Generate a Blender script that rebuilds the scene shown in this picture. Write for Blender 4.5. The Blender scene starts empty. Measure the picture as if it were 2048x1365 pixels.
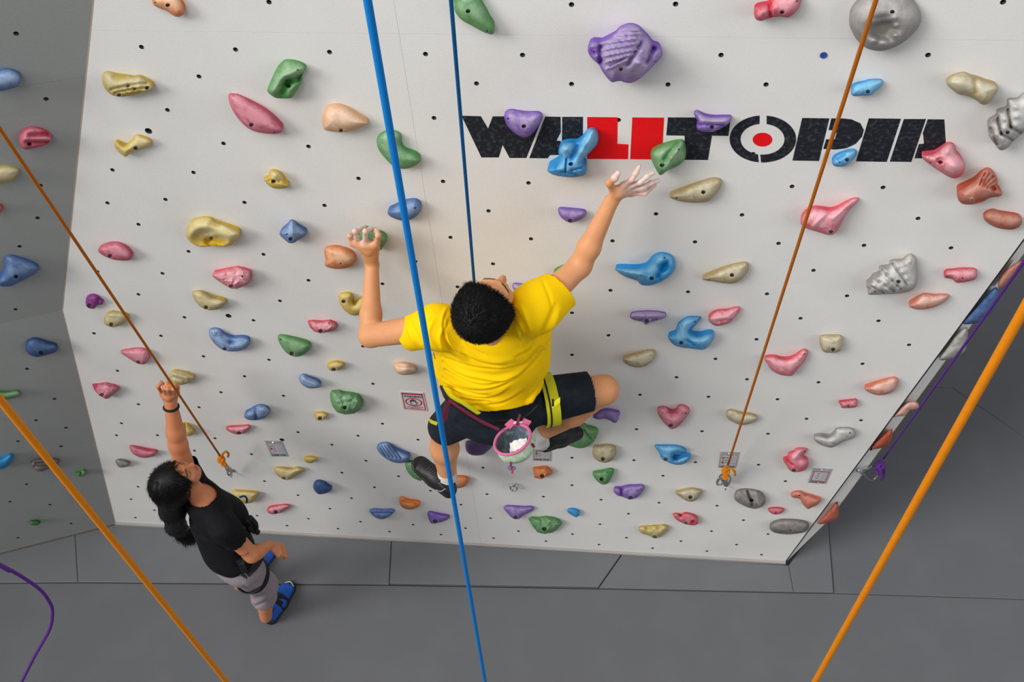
import bpy, bmesh, math, random
import numpy as np
from mathutils import Vector, Matrix
from mathutils.geometry import delaunay_2d_cdt

S = bpy.context.scene
C = S.collection
random.seed(7)
rng = np.random.default_rng(7)

# ------------------------------------------------------------------ camera
D = 2.65                       # horizontal distance camera - climbing wall (m)
HC = 2.055 * D                 # camera height above the floor
FPX = 1981.63                  # focal length in pixels of a 2048 x 1365 frame
PITCH, ROLL, YAW = 0.906975166, -0.0780857877, 0.148829007
_cp, _sp = math.cos(PITCH), math.sin(PITCH)
_f = np.array([0, _cp, -_sp]); _r = np.array([1.0, 0, 0]); _u = np.cross(_r, _f)
_cr, _sr = math.cos(ROLL), math.sin(ROLL)
_r, _u = _cr * _r + _sr * _u, -_sr * _r + _cr * _u
_cy, _sy = math.cos(YAW), math.sin(YAW)
_Z = np.array([[_cy, -_sy, 0], [_sy, _cy, 0], [0, 0, 1]])
RR, UU, WW = _Z @ _r, _Z @ _u, _Z @ _f
CAM = np.array([0, -D, HC])
cd = bpy.data.cameras.new('camera'); cam = bpy.data.objects.new('camera', cd); C.objects.link(cam)
m = Matrix(((RR[0], UU[0], -WW[0], CAM[0]), (RR[1], UU[1], -WW[1], CAM[1]), (RR[2], UU[2], -WW[2], CAM[2]), (0, 0, 0, 1)))
cam.matrix_world = m
cd.sensor_fit = 'HORIZONTAL'; cd.sensor_width = 36.0; cd.lens = FPX / 2048 * 36.0
cd.clip_start = 0.05; cd.clip_end = 60
S.camera = cam

# ------------------------------------------------------------------ light
w = bpy.data.worlds.new('world'); S.world = w; w.use_nodes = True
bg = w.node_tree.nodes['Background']
bg.inputs['Color'].default_value = (0.93, 0.96, 1.0, 1); bg.inputs['Strength'].default_value = 0.25
sd = bpy.data.lights.new('daylight_sun', 'SUN'); sun = bpy.data.objects.new('daylight_sun', sd); C.objects.link(sun)
sd.energy = 2.1; sd.angle = math.radians(26); sd.color = (1.0, 0.985, 0.96)
sun.rotation_euler = Vector((-0.80, -0.46, 0.62)).to_track_quat('Z', 'Y').to_euler()
ad = bpy.data.lights.new('daylight_opening', 'AREA'); area = bpy.data.objects.new('daylight_opening', ad); C.objects.link(area)
ad.shape = 'RECTANGLE'; ad.size = 4.0; ad.size_y = 3.0; ad.energy = 150; ad.color = (1.0, 0.99, 0.97)
area.location = (-1.9, -2.5, 7.6)
area.rotation_euler = (Vector((-1.9, -2.5, 7.6)) - Vector((0.1, 0, 4.2))).to_track_quat('Z', 'Y').to_euler()
rd = bpy.data.lights.new('daylight_side_opening', 'AREA'); side = bpy.data.objects.new('daylight_side_opening', rd); C.objects.link(side)
rd.shape = 'RECTANGLE'; rd.size = 5.0; rd.size_y = 4.0; rd.energy = 170; rd.color = (0.95, 0.98, 1.0)
side.location = (7.5, -3.0, 5.0); side.rotation_euler = (Vector((7.5, -3.0, 5.0)) - Vector((1.5, 0.2, 1.5))).to_track_quat('Z', 'Y').to_euler()
S.view_settings.view_transform = 'Standard'; S.view_settings.look = 'None'
S.view_settings.exposure = 0.13; S.view_settings.gamma = 1.0; S.view_settings.use_curve_mapping = False

# ------------------------------------------------------------------ geometry of the view: measuring helpers
def ray(x, y): return (x - 1024) * RR - (y - 682.5) * UU + FPX * WW
def P(x, y, off=0.0):
    d = ray(x, y); return CAM + d * ((D - off) / d[1])
def PF(x, y, z=0.0):
    d = ray(x, y); return CAM + d * ((z - HC) / d[2])
def proj(p):
    v = np.asarray(p) - CAM; ww = v @ WW
    return 1024 + FPX * (v @ RR) / ww, 682.5 - FPX * (v @ UU) / ww
def unit(v): v = np.asarray(v, float); return v / np.linalg.norm(v)
class Plane:
    def __init__(s, p, n):
        s.p = np.asarray(p, float); s.n = unit(n)
        if s.n @ (CAM - s.p) < 0: s.n = -s.n
    def hit(s, x, y, off=0.0):
        d = ray(x, y); return CAM + d * (((s.p + s.n * off) - CAM) @ s.n / (d @ s.n))
FRONT = Plane((0, 0, 0), (0, -1, 0))
cP0, cP1, cP2 = P(187, 0), P(125, 620), P(232, 1049)
cB = PF(0, 1107)
cP2 = np.array([cP2[0], 0, 0.0])
LLOW = Plane(cP1, np.cross(cP1 - cP2, cB - cP2))
cF = LLOW.hit(0, 648)
LUP = Plane(cP1, np.cross(cP0 - cP1, cF - cP1))
CR = {'A': (0, 3.9), 'B': (330, 3.9), 'C': (660, 3.9), 'D': (1000, 3.7404)}
def cr(key):
    sp = {'H': (790, 520, 5.527), 'S': (800, 860, 6.827), 'K': (1020, 720, 6.825), 'G': (680, 430, 11.378), 'R': (1800, 460, 3.4113), 'W': (280, 880, 5.933), 'PX': (0, 0, 1)}
    if key in sp: return sp[key]
    y0, s = CR[key[0]]; i = int(key[1])
    if i == 3: s = 3.7372
    return (500 * i, y0, s)
def tr(key, pts):
    x0, y0, s = cr(key); return [(x0 + a / s, y0 + b / s) for a, b in pts]

# ------------------------------------------------------------------ materials
def mat(name, col, rough=0.6, metal=0.0, spec=0.4, noise=0.06, nscale=40, bump=0.0, bscale=200, chalk=None, wear_shade=False, stain=None, sss=0.0, dark=(0.015, 0.015, 0.017)):
    M = bpy.data.materials.new(name); M.use_nodes = True
    nt = M.node_tree; N = nt.nodes; L = nt.links; b = N['Principled BSDF']
    b.inputs['Roughness'].default_value = rough; b.inputs['Metallic'].default_value = metal
    b.inputs['Specular IOR Level'].default_value = spec
    tc = N.new('ShaderNodeTexCoord')
    n1 = N.new('ShaderNodeTexNoise'); n1.inputs['Scale'].default_value = nscale; n1.inputs['Detail'].default_value = 5
    L.new(tc.outputs['Object'], n1.inputs['Vector'])
    mx = N.new('ShaderNodeMix'); mx.data_type = 'RGBA'
    c = col
    mx.inputs[6].default_value = (c[0] * (1 - noise * 2), c[1] * (1 - noise * 2), c[2] * (1 - noise * 2), 1)
    mx.inputs[7].default_value = (min(1, c[0] * (1 + noise * 2)), min(1, c[1] * (1 + noise * 2)), min(1, c[2] * (1 + noise * 2)), 1)
    L.new(n1.outputs['Fac'], mx.inputs[0])
    out = mx.outputs[2]
    if stain:
        n2 = N.new('ShaderNodeTexNoise'); n2.inputs['Scale'].default_value = stain[1]; n2.inputs['Detail'].default_value = 6
        L.new(tc.outputs['Object'], n2.inputs['Vector'])
        rp = N.new('ShaderNodeValToRGB'); rp.color_ramp.elements[0].position = 0.5; rp.color_ramp.elements[1].position = 0.75
        L.new(n2.outputs['Fac'], rp.inputs[0])
        m2 = N.new('ShaderNodeMix'); m2.data_type = 'RGBA'
        mu = N.new('ShaderNodeMath'); mu.operation = 'MULTIPLY'; mu.inputs[1].default_value = stain[2]
        L.new(rp.outputs[0], mu.inputs[0]); L.new(mu.outputs[0], m2.inputs[0])
        L.new(out, m2.inputs[6]); m2.inputs[7].default_value = (*stain[0], 1); out = m2.outputs[2]
    if wear_shade:
        at = N.new('ShaderNodeAttribute'); at.attribute_name = 'wear_shade'  # red channel: chalk wear; green channel: shade painted into the bolt holes
        sx = N.new('ShaderNodeSeparateColor'); L.new(at.outputs['Color'], sx.inputs[0])
        n3 = N.new('ShaderNodeTexNoise'); n3.inputs['Scale'].default_value = 24; n3.inputs['Detail'].default_value = 7; n3.inputs['Roughness'].default_value = 0.7
        L.new(tc.outputs['Object'], n3.inputs['Vector'])
        ad_ = N.new('ShaderNodeMath'); ad_.operation = 'MULTIPLY_ADD'; L.new(n3.outputs['Fac'], ad_.inputs[0]); ad_.inputs[1].default_value = 4.2; ad_.inputs[2].default_value = -1.1
        a2 = N.new('ShaderNodeMath'); a2.operation = 'MULTIPLY'; L.new(sx.outputs[0], a2.inputs[0]); L.new(ad_.outputs[0], a2.inputs[1])
        a3 = N.new('ShaderNodeMath'); a3.operation = 'MULTIPLY'; a3.use_clamp = True; L.new(a2.outputs[0], a3.inputs[0]); a3.inputs[1].default_value = 1.0
        a3b = N.new('ShaderNodeMath'); a3b.operation = 'MULTIPLY'; a3b.use_clamp = True; L.new(a3.outputs[0], a3b.inputs[0]); a3b.inputs[1].default_value = 1.2
        m3 = N.new('ShaderNodeMix'); m3.data_type = 'RGBA'; L.new(a3b.outputs[0], m3.inputs[0]); L.new(out, m3.inputs[6]); m3.inputs[7].default_value = (*chalk, 1)
        m4 = N.new('ShaderNodeMix'); m4.data_type = 'RGBA'; L.new(sx.outputs[1], m4.inputs[0]); L.new(m3.outputs[2], m4.inputs[6]); m4.inputs[7].default_value = (*dark, 1)
        out = m4.outputs[2]
    L.new(out, b.inputs['Base Color'])
    if sss: b.inputs['Subsurface Weight'].default_value = sss; b.inputs['Subsurface Radius'].default_value = (0.012, 0.005, 0.003)
    if bump:
        nb = N.new('ShaderNodeTexNoise'); nb.inputs['Scale'].default_value = bscale; nb.inputs['Detail'].default_value = 4
        L.new(tc.outputs['Object'], nb.inputs['Vector'])
        bp = N.new('ShaderNodeBump'); bp.inputs['Strength'].default_value = bump; bp.inputs['Distance'].default_value = 0.002
        L.new(nb.outputs['Fac'], bp.inputs['Height']); L.new(bp.outputs[0], b.inputs['Normal'])
    return M
def s2l(r, g, b):
    f = lambda v: ((v / 255 + 0.055) / 1.055) ** 2.4 if v > 10.3 else v / 255 / 12.92
    return (f(r), f(g), f(b))

# ------------------------------------------------------------------ object helpers
def link(name, me, M=None, parent=None, label=None, cat=None, group=None, kind=None):
    o = bpy.data.objects.new(name, me); C.objects.link(o)
    if M is not None:
        me.materials.clear(); me.materials.append(M)
    if parent is not None:
        o.parent = parent
        o.matrix_parent_inverse = parent.matrix_world.inverted()
    if label: o['label'] = label
    if cat: o['category'] = cat
    if group: o['group'] = group
    if kind: o['kind'] = kind
    return o
def thing(name, loc, label, cat, group=None, kind=None):
    o = bpy.data.objects.new(name, None); C.objects.link(o); o.location = Vector(loc); o.empty_display_size = 0.05
    o.matrix_world = Matrix.Translation(Vector(loc))
    o['label'] = label; o['category'] = cat
    if group: o['group'] = group
    if kind: o['kind'] = kind
    return o
def mesh(verts, faces, smooth=False, name='m'):
    me = bpy.data.meshes.new(name); me.from_pydata([tuple(map(float, v)) for v in verts], [], [tuple(map(int, f)) for f in faces]); me.update()
    if smooth: me.shade_smooth()
    return me
class MB:
    """collects simple shapes into one mesh"""
    def __init__(s): s.v = []; s.f = []
    def add(s, v, f):
        n = len(s.v); s.v += [tuple(map(float, q)) for q in v]; s.f += [tuple(i + n for i in q) for q in f]
    def prism(s, pts, off):
        """closed polygon pts (3D) extruded by vector off"""
        n = len(pts); pts = [np.asarray(p, float) for p in pts]; off = np.asarray(off, float)
        s.add(pts + [p + off for p in pts], [tuple(range(n))[::-1], tuple(range(n, 2 * n))] + [(i, (i + 1) % n, n + (i + 1) % n, n + i) for i in range(n)])
    def tube(s, path, r, n=8, closed=False, cap=True):
        path = [np.asarray(p, float) for p in path]; m_ = len(path)
        rs = r if hasattr(r, '__len__') else [r] * m_
        T = []
        for i in range(m_):
            a = path[(i - 1) % m_] if (closed or i > 0) else path[i]; b = path[(i + 1) % m_] if (closed or i < m_ - 1) else path[i]
            T.append(unit(b - a))
        ref = np.array([0, 0, 1.0]) if abs(T[0][2]) < 0.9 else np.array([1.0, 0, 0])
        u = unit(np.cross(T[0], ref)); V = []
        for i in range(m_):
            u = unit(u - T[i] * (u @ T[i])); v = np.cross(T[i], u)
            for k in range(n):
                a = 2 * math.pi * k / n; V.append(path[i] + rs[i] * (math.cos(a) * u + math.sin(a) * v))
        Fc = []
        for i in range(m_ if closed else m_ - 1):
            j = (i + 1) % m_
            for k in range(n): Fc.append((i * n + k, i * n + (k + 1) % n, j * n + (k + 1) % n, j * n + k))
        if not closed and cap: Fc += [tuple(range(n))[::-1], tuple(range((m_ - 1) * n, m_ * n))]
        s.add(V, Fc)
    def disc(s, c, nrm, r, h, n=16, r2=None):
        nrm = unit(nrm); ref = np.array([0, 0, 1.0]) if abs(nrm[2]) < 0.9 else np.array([1.0, 0, 0])
        u = unit(np.cross(nrm, ref)); v = np.cross(nrm, u); c = np.asarray(c, float); r2 = r if r2 is None else r2
        a = [c + r * (math.cos(2 * math.pi * k / n) * u + math.sin(2 * math.pi * k / n) * v) for k in range(n)]
        b = [c + nrm * h + r2 * (math.cos(2 * math.pi * k / n) * u + math.sin(2 * math.pi * k / n) * v) for k in range(n)]
        s.add(a + b, [tuple(range(n))[::-1], tuple(range(n, 2 * n))] + [(i, (i + 1) % n, n + (i + 1) % n, n + i) for i in range(n)])
    def box(s, c, ax, ay, az):
        c, ax, ay, az = map(lambda q: np.asarray(q, float), (c, ax, ay, az))
        s.prism([c - ax - ay - az, c + ax - ay - az, c + ax + ay - az, c - ax + ay - az], 2 * az)
    def build(s, name, M, parent=None, smooth=False, **k): return link(name, mesh(s.v, s.f, smooth, name), M, parent, **k)
def spline(pts, n=8, closed=False):
    pts = [np.asarray(p, float) for p in pts]; m_ = len(pts); out = []
    for i in range(m_ if closed else m_ - 1):
        if closed: a, b, c, d = pts[(i - 1) % m_], pts[i], pts[(i + 1) % m_], pts[(i + 2) % m_]
        else: a, b, c, d = pts[max(i - 1, 0)], pts[i], pts[i + 1], pts[min(i + 2, m_ - 1)]
        for k in range(n):
            t = k / n; out.append(0.5 * ((2 * b) + (c - a) * t + (2 * a - 5 * b + 4 * c - d) * t * t + (3 * b - a - 3 * c + d) * t ** 3))
    if not closed: out.append(pts[-1])
    return out
def seg_dist(q, a, b):
    """distance of points q (n,2) to segment ab"""
    a = np.asarray(a, float); b = np.asarray(b, float); ab = b - a
    t = np.clip(((q - a) @ ab) / max(ab @ ab, 1e-12), 0, 1); return np.linalg.norm(q - (a + t[:, None] * ab), axis=1)
def inside(q, poly):
    x, y = q[:, 0], q[:, 1]; c = np.zeros(len(q), bool); n = len(poly)
    for i in range(n):
        x1, y1 = poly[i]; x2, y2 = poly[(i + 1) % n]
        if y1 == y2: continue
        k = ((y1 > y) != (y2 > y)) & (x < (x2 - x1) * (y - y1) / (y2 - y1) + x1); c ^= k
    return c
def set_wear_shade(me, R, G):
    at = me.color_attributes.new('wear_shade', 'FLOAT_COLOR', 'POINT')
    a = np.zeros((len(me.vertices), 4), np.float32); a[:, 0] = R; a[:, 1] = G; a[:, 3] = 1
    at.data.foreach_set('color', a.ravel())
# ------------------------------------------------------------------ structure: walls, floor, mats
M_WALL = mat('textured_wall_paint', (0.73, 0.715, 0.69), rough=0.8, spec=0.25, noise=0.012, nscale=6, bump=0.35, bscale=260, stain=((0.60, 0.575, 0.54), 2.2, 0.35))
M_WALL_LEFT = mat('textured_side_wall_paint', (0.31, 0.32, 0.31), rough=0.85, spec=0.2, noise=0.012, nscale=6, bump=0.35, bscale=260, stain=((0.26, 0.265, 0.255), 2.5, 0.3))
M_EDGE = mat('plywood_edge', (0.42, 0.30, 0.22), rough=0.8)
M_DARK = mat('dark_gap', (0.02, 0.02, 0.022), rough=0.7)
M_FRAME = mat('plywood_frame', (0.34, 0.32, 0.29), rough=0.9)
M_FLOOR = mat('grey_mat_vinyl', (0.120, 0.123, 0.131), rough=0.55, spec=0.35, noise=0.03, nscale=3, bump=0.25, bscale=120, stain=((0.142, 0.145, 0.153), 3.0, 0.4))
M_FLOOR_STRIP = mat('grey_strip_mat_vinyl', (0.140, 0.145, 0.154), rough=0.5, spec=0.35, noise=0.03, nscale=4, bump=0.25, bscale=120, stain=((0.155, 0.158, 0.163), 4.0, 0.4))
M_TNUT = mat('dark_steel_nut', (0.03, 0.032, 0.035), rough=0.45, metal=0.3)
M_RIM = mat('nut_rim', (0.80, 0.79, 0.77), rough=0.6)
M_BLUEP = mat('blue_plug', (0.03, 0.06, 0.30), rough=0.5)
M_BASE2 = mat('base_sealant_dark', (0.16, 0.15, 0.14), rough=0.8)
M_BASE = mat('base_sealant', (0.36, 0.33, 0.31), rough=0.8, noise=0.05, nscale=12)

floor = MB(); floor.box((-1, 1.0, -0.30), (9, 0, 0), (0, 7.5, 0), (0, 0, 0.15))
floor = floor.build('floor', M_FLOOR, kind='structure')
def mat_piece(poly, top, M, bev=0.004, gap=0.0008):
    """one floor mat: polygon in floor xy, bevelled slab"""
    c = np.mean(poly, axis=0)
    def inset(e):
        out = []
        n = len(poly)
        for i in range(n):
            p0, p1, p2 = [np.asarray(poly[(i + k) % n], float) for k in (-1, 0, 1)]
            d1, d2 = unit(p1 - p0), unit(p2 - p1); n1 = np.array([-d1[1], d1[0]]); n2 = np.array([-d2[1], d2[0]])
            if (c - p1) @ n1 < 0: n1 = -n1
            if (c - p1) @ n2 < 0: n2 = -n2
            b = unit(n1 + n2); out.append(p1 + b * e / max(0.3, b @ n1))
        return out
    b0 = inset(gap); b1 = inset(gap + bev); n = len(poly); v = []
    for q in b0: v.append((q[0], q[1], -0.15))
    for q in b0: v.append((q[0], q[1], top - bev))
    for q in b1: v.append((q[0], q[1], top))
    f = [tuple(range(n))[::-1]] + [(i, (i + 1) % n, n + (i + 1) % n, n + i) for i in range(n)] + [(n + i, n + (i + 1) % n, 2 * n + (i + 1) % n, 2 * n + i) for i in range(n)] + [tuple(range(2 * n, 3 * n))]
    mb = MB(); mb.add(v, f); return mb.build('floor_mat', M, floor)
fx = lambda x, y: tuple(PF(x, y)[:2])
s0, s1, s2, s3, s4, s5 = fx(-280, 1163.6), fx(157, 1166), fx(779, 1171), fx(1197, 1178), fx(1587, 1186), fx(1667, 1187)
r5 = fx(2450, 1212)
cA = tuple(cP2[:2]); cBx = (cB - cP2)[:2]; farL = tuple(cP2[:2] + cBx * 5)
_t = (-.490 + .000) / cBx[1]; s0 = tuple(cP2[:2] + cBx * (_t - cP2[1] / 1)); cR = PF(1570, 1130); cRx = (cR[0], 0.0)
w1, w2 = (P(785, 1085)[0], 0.0), (P(1246, 1109)[0], 0.0)
TOPS = 0.010
mat_piece([s0, s1, (fx(150, 1050)[0], -0.02)], TOPS, M_FLOOR_STRIP)
mat_piece([s1, s2, w1, cA, (fx(150, 1050)[0], -0.02)], TOPS, M_FLOOR_STRIP)
mat_piece([s2, s3, w2, w1], TOPS + 0.008, M_FLOOR_STRIP, gap=0.003)
mat_piece([s3, s4, fx(1577, 1132), w2], TOPS, M_FLOOR_STRIP)
q1 = fx(1655, 1040)
mat_piece([s4, s5, q1, fx(1600, 1100), fx(1577, 1132)], TOPS, M_FLOOR_STRIP)
a1, a2, a3 = fx(1850, 773), fx(1905, 776), fx(2250, 1010)
mat_piece([s5, r5, a3, a2, a1, q1], 0.0, M_FLOOR)
mat_piece([a1, a2, a3, (5.5, 3.0), (5.5, 6), (0.6, 6), fx(1800, 700)], 0.0, M_FLOOR)
NB = [(-5.5, -0.6), tuple(s0), tuple(s1), tuple(s2), tuple(s3), tuple(s4), tuple(s5), tuple(r5), (5.5, -0.2), (5.5, -5.5), (-5.5, -5.5)]
mat_piece([(-9.5, s0[1] - .05), tuple(s0), tuple(s1), tuple(s2), tuple(s3), tuple(s4), tuple(s5), tuple(r5), (5.5, 0.0), (5.5, -5.5), (-9.5, -5.5)], 0.0, M_FLOOR, gap=0.0015)

TN = dict(
F=[(283,94),(471,99),(398,153),(335,220),(447,287),(225,340),(387,345),(538,4),(659,104),(851,108),(868,236),(617,293),(953,167),
(1143,9),(1351,8),(1045,110),(1143,168),(1336,169),(1442,110),(1237,240),(1040,289),(2006,4),(1856,110),(1532,169),(1506,308),(1615,243),(1811,246),(1805,292),
(215,406),(331,399),(489,405),(277,449),(377,503),(325,547),(195,543),(277,589),(369,635),(507,641),(188,667),(322,672),
(717,357),(649,411),(886,363),(977,422),(901,475),(986,528),(831,523),(765,568),(617,561),(527,509),(560,602),(915,574),(848,617),
(1057,366),(1312,428),(1484,430),(1062,478),(1225,482),(1390,484),(1221,581),(1376,584),(1144,626),(1217,671),
(1584,373),(1766,375),(1836,437),(1557,487),(1728,491),(1902,496),(1627,541),(1534,588),(1694,592),(1601,637),(1757,642),(1513,679),
(235,742),(407,713),(489,753),(442,785),(398,815),(277,809),(243,847),(233,871),(315,871),(430,877),(389,902),(503,909),(276,974),(262,999),
(538,720),(567,792),(596,865),(664,890),(716,872),(765,848),(746,768),(726,693),(732,922),(684,946),(836,880),(797,953),(749,975),(703,997),(861,982),(529,963),(596,991),(966,936),(974,989),
(1144,710),(1353,755),(1431,718),(1280,790),(1417,794),(1494,759),(1273,859),(1404,863),(1268,921),(1391,925),(1144,916),(1144,971),(1326,952),(1202,1000),(1087,994),(1318,1006),
(1257,1028),(1200,1049),(1145,1069),(1198,1090),(1253,1076),(1092,1083),(1037,1063),(1362,1083),(1305,1097),(1414,1103),(1423,1063),(1487,1041),(1473,1090),(1434,1012),
(1555,799),(1613,838),(1637,765),(1725,728),(1818,690),(1722,841),(1536,868),(1517,930),(1571,963),
(309,1021),(271,1036),(660,1018),(617,1038),(574,1052),(514,1032),(676,1058),(721,1044),(779,1064),(826,1050),(882,1070),(931,1057),(922,1010),(981,1037),(987,1077),(1536,1069),(1523,1110)],
BIG=[(297,262),(457,632),(564,880)],
LU=[(32,67),(92,198),(81,371),(75,436),(39,493),(31,619)],
LL=[(54,738),(109,798),(72,841),(132,856),(36,883),(122,893),(53,969),(132,975),(20,1004),(100,1010),(175,1016),(142,1048),(36,1076)])

def panel_mesh(poly, holes, to3, nrm, th=0.018, r=0.0085):
    """panel with real round holes: poly & holes in 2D, to3 maps 2D -> 3D on the front face"""
    pts = [Vector(p) for p in poly]; n = len(poly); edges = [(i, (i + 1) % n) for i in range(n)]
    K = 14; rings = []
    for (hx, hy, hr) in holes:
        b = len(pts); pts += [Vector((hx + hr * math.cos(2 * math.pi * k / K), hy + hr * math.sin(2 * math.pi * k / K))) for k in range(K)]
        edges += [(b + k, b + (k + 1) % K) for k in range(K)]; rings.append((b, hx, hy, hr))
    V, E, Fc, ov, oe, of = delaunay_2d_cdt(pts, edges, [], 0, 1e-7)
    V = np.array([[v[0], v[1]] for v in V]); pl = np.array(poly)
    cen = np.array([V[list(f)].mean(axis=0) for f in Fc]); keep = inside(cen, pl)
    for (hx, hy, hr) in holes: keep &= (np.hypot(cen[:, 0] - hx, cen[:, 1] - hy) > hr * 0.97)
    faces = [tuple(f) for f, k in zip(Fc, keep) if k]
    front = [to3(*v) for v in V]; nrm = np.asarray(nrm, float)
    mb = MB(); mb.add(front, faces)
    m_ = len(poly); e3 = [to3(*p) for p in poly]
    mb.add(e3 + [np.asarray(p) - nrm * th for p in e3], [(i, (i + 1) % m_, m_ + (i + 1) % m_, m_ + i) for i in range(m_)] + [tuple(range(m_, 2 * m_))])
    return mb
def nuts(holes, to3, nrm, parent, big=()):
    nrm = unit(nrm)
    for (hx, hy, hr) in holes:
        c = np.asarray(to3(hx, hy)); me = MB()
        ref = np.array([0, 0, 1.0]); u = unit(np.cross(nrm, ref)); v = np.cross(nrm, u); K = 14; R_ = []
        for (rr, dd) in ((hr, 0.0004), (hr * 0.98, -0.004), (hr * 0.72, -0.006), (hr * 0.62, -0.0135), (0.0001, -0.0136)):
            R_ += [c + nrm * dd + rr * (math.cos(2 * math.pi * k / K) * u + math.sin(2 * math.pi * k / K) * v) for k in range(K)]
        me.add(R_, [(i * K + k, i * K + (k + 1) % K, (i + 1) * K + (k + 1) % K, (i + 1) * K + k) for i in range(4) for k in range(K)])
        me.build('bolt_hole', M_TNUT, parent, smooth=False)

# front wall: frame slab + panels
ztop = 7.2
def edgeX(pa, pb, z):  # x on the line through two wall points at height z
    t = (z - pa[2]) / (pb[2] - pa[2]); return pa[0] + (pb[0] - pa[0]) * t
rA, rB = P(2048, 480), np.array([cR[0], 0, 0])
zs1 = P(1000, 69.5)[2]; zs2 = P(1151, 604)[2]; zs3 = P(1100, 876)[2]
xv = P(882, 590)[0]
lx = lambda z: edgeX(cP1, cP0, z) if z > cP1[2] else edgeX(cP2, cP1, z)
rx = lambda z: edgeX(rB, rA, z)
wall_front = MB()
prof = [(lx(0) + .01, 0), (rx(0) - .01, 0), (rx(ztop) - .01, ztop), (lx(ztop) + .01, ztop), (lx(cP1[2]) + .01, cP1[2])]
wall_front.prism([np.array([x, 0.019, z]) for x, z in prof], (0, 0.07, 0))
wall_front = wall_front.build('wall_front', M_FRAME, kind='structure')
to_front = lambda a, b: (a, 0.0, b)
allh = [(p[0], p[2], 0.0083) for p in (P(*q) for q in TN['F'])] + [(p[0], p[2], 0.013) for p in (P(*q) for q in TN['BIG'])]
g = 0.0003
bounds = [(0.0, zs3), (zs3, zs2), (zs2, zs1), (zs1, ztop)]
for (za, zb) in bounds:
    for side in (0, 1):
        z0, z1 = za + (g if za > 0 else 0), zb - g
        if side == 0:
            poly = [(lx(z0), z0), (xv - g, z0), (xv - g, z1), (lx(z1), z1)]
            if z0 < cP1[2] < z1: poly.append((lx(cP1[2]), cP1[2]))
        else: poly = [(xv + g, z0), (rx(z0) - 0.004, z0), (rx(z1) - 0.004, z1), (xv + g, z1)]
        hs = [h for h in allh if inside(np.array([[h[0], h[1]]]), poly)[0] and min(abs(h[1] - z0), abs(h[1] - z1), abs(h[0] - xv)) > 0.02]
        pn = panel_mesh(poly, hs, to_front, (0, -1, 0)).build('wall_panel', M_WALL, wall_front)
        pn.matrix_parent_inverse = Matrix.Identity(4)
        nuts(hs, to_front, (0, -1, 0), pn)
# blue plug
pb_ = P(1647, 110); mb = MB(); mb.disc(pb_ + np.array([0, 0.0, 0]), (0, -1, 0), 0.011, 0.003); mb.build('hole_plug', M_BLUEP, wall_front, label='blue plastic plug in a bolt hole')
# dark seam cap down the right edge + plywood edge lines on left
mb = MB(); e0, e1 = np.array([rx(0), 0, 0]), np.array([rx(ztop), 0, ztop])
mb.prism([e0 + (-.004, 0.0005, 0), e1 + (-.004, .0005, 0), e1 + (.005, .003, 0), e0 + (.005, .003, 0)], (0, 0.0035, 0)); mb.build('trim_right', M_DARK, kind='structure')
mb = MB()
mb.prism([cP0 + (cP0 - cP1) * .6 + (-.003, -.0008, 0), cP1 + (-.003, -.0008, 0), cP1 + (.002, -.0008, 0), cP0 + (cP0 - cP1) * .6 + (.002, -.0008, 0)], (0, 0.004, 0))
mb.prism([cP1 + (-.003, -.0008, 0), cP2 + (-.003, -.0008, 0), cP2 + (.001, -.0008, 0), cP1 + (.001, -.0008, 0)], (0, 0.004, 0))
mb.build('trim_left', M_EDGE, kind='structure')
# base strip of sealant along the foot of the front wall
mb = MB(); zb = 0.026
mb.prism([np.array([lx(0), -.001, TOPS]), np.array([rx(0), -.001, TOPS]), np.array([rx(0), -.016, TOPS]), np.array([lx(0), -.016, TOPS])], (0, 0, zb - .01))
mb.build('baseboard_front', M_BASE, kind='structure')

# left walls (upper and lower plane meet in a fold)
def frame_of(pl, o):
    u = unit(np.cross(pl.n, (0, 0, 1.0))); v = unit(np.cross(u, pl.n)); u = -u if u[0] < 0 else u; v = -v if v[2] < 0 else v
    return (lambda p: (float((np.asarray(p) - o) @ u), float((np.asarray(p) - o) @ v))), (lambda a, b: tuple(o + a * u + b * v))
ext = (cF - cP1); ext[2] = 0
farF = cP1 + ext * 9; farB = cP2 + np.array([cBx[0], cBx[1], 0]) * 4
farB = LLOW.p + (farB - LLOW.p) - LLOW.n * ((farB - LLOW.p) @ LLOW.n); 
P0x = cP0 + (cP0 - cP1) * 0.9; farU = LUP.p + ((P0x + ext * 9) - LUP.p); farU = farU - LUP.n * ((farU - LUP.p) @ LUP.n)
sL = P(172, 153); sLf = LUP.hit(70, 168); sdir = unit(sLf - sL); sFar = sL + sdir * 2.2
t1 = (np.asarray(lx(sL[2])) - 0); sL = np.array([lx(sL[2]), 0, sL[2]])
wl = MB()
wl.prism([cP2, farB, farF, cP1], -LLOW.n * 0.08); wl.prism([cP1, farF, farU, P0x], -LUP.n * 0.08)
for i in range(len(wl.v)): pass
wl.v = [tuple(np.array(v) - (LLOW.n * 0.0185)) for v in wl.v]
wall_left = wl.build('wall_left', M_FRAME, kind='structure')
def lpanel(quad, pl, hs):
    f2, f3 = frame_of(pl, quad[0]); poly = [f2(q) for q in quad]
    hh = [(*f2(pl.hit(*h)), 0.0083) for h in hs]; hh = [h for h in hh if inside(np.array([[h[0], h[1]]]), poly)[0]]
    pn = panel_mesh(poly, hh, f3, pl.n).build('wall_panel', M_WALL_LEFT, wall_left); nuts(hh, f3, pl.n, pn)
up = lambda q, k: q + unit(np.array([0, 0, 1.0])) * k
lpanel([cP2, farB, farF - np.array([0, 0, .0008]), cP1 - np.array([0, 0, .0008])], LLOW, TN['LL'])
sF2 = sL + (sFar - sL)
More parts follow.
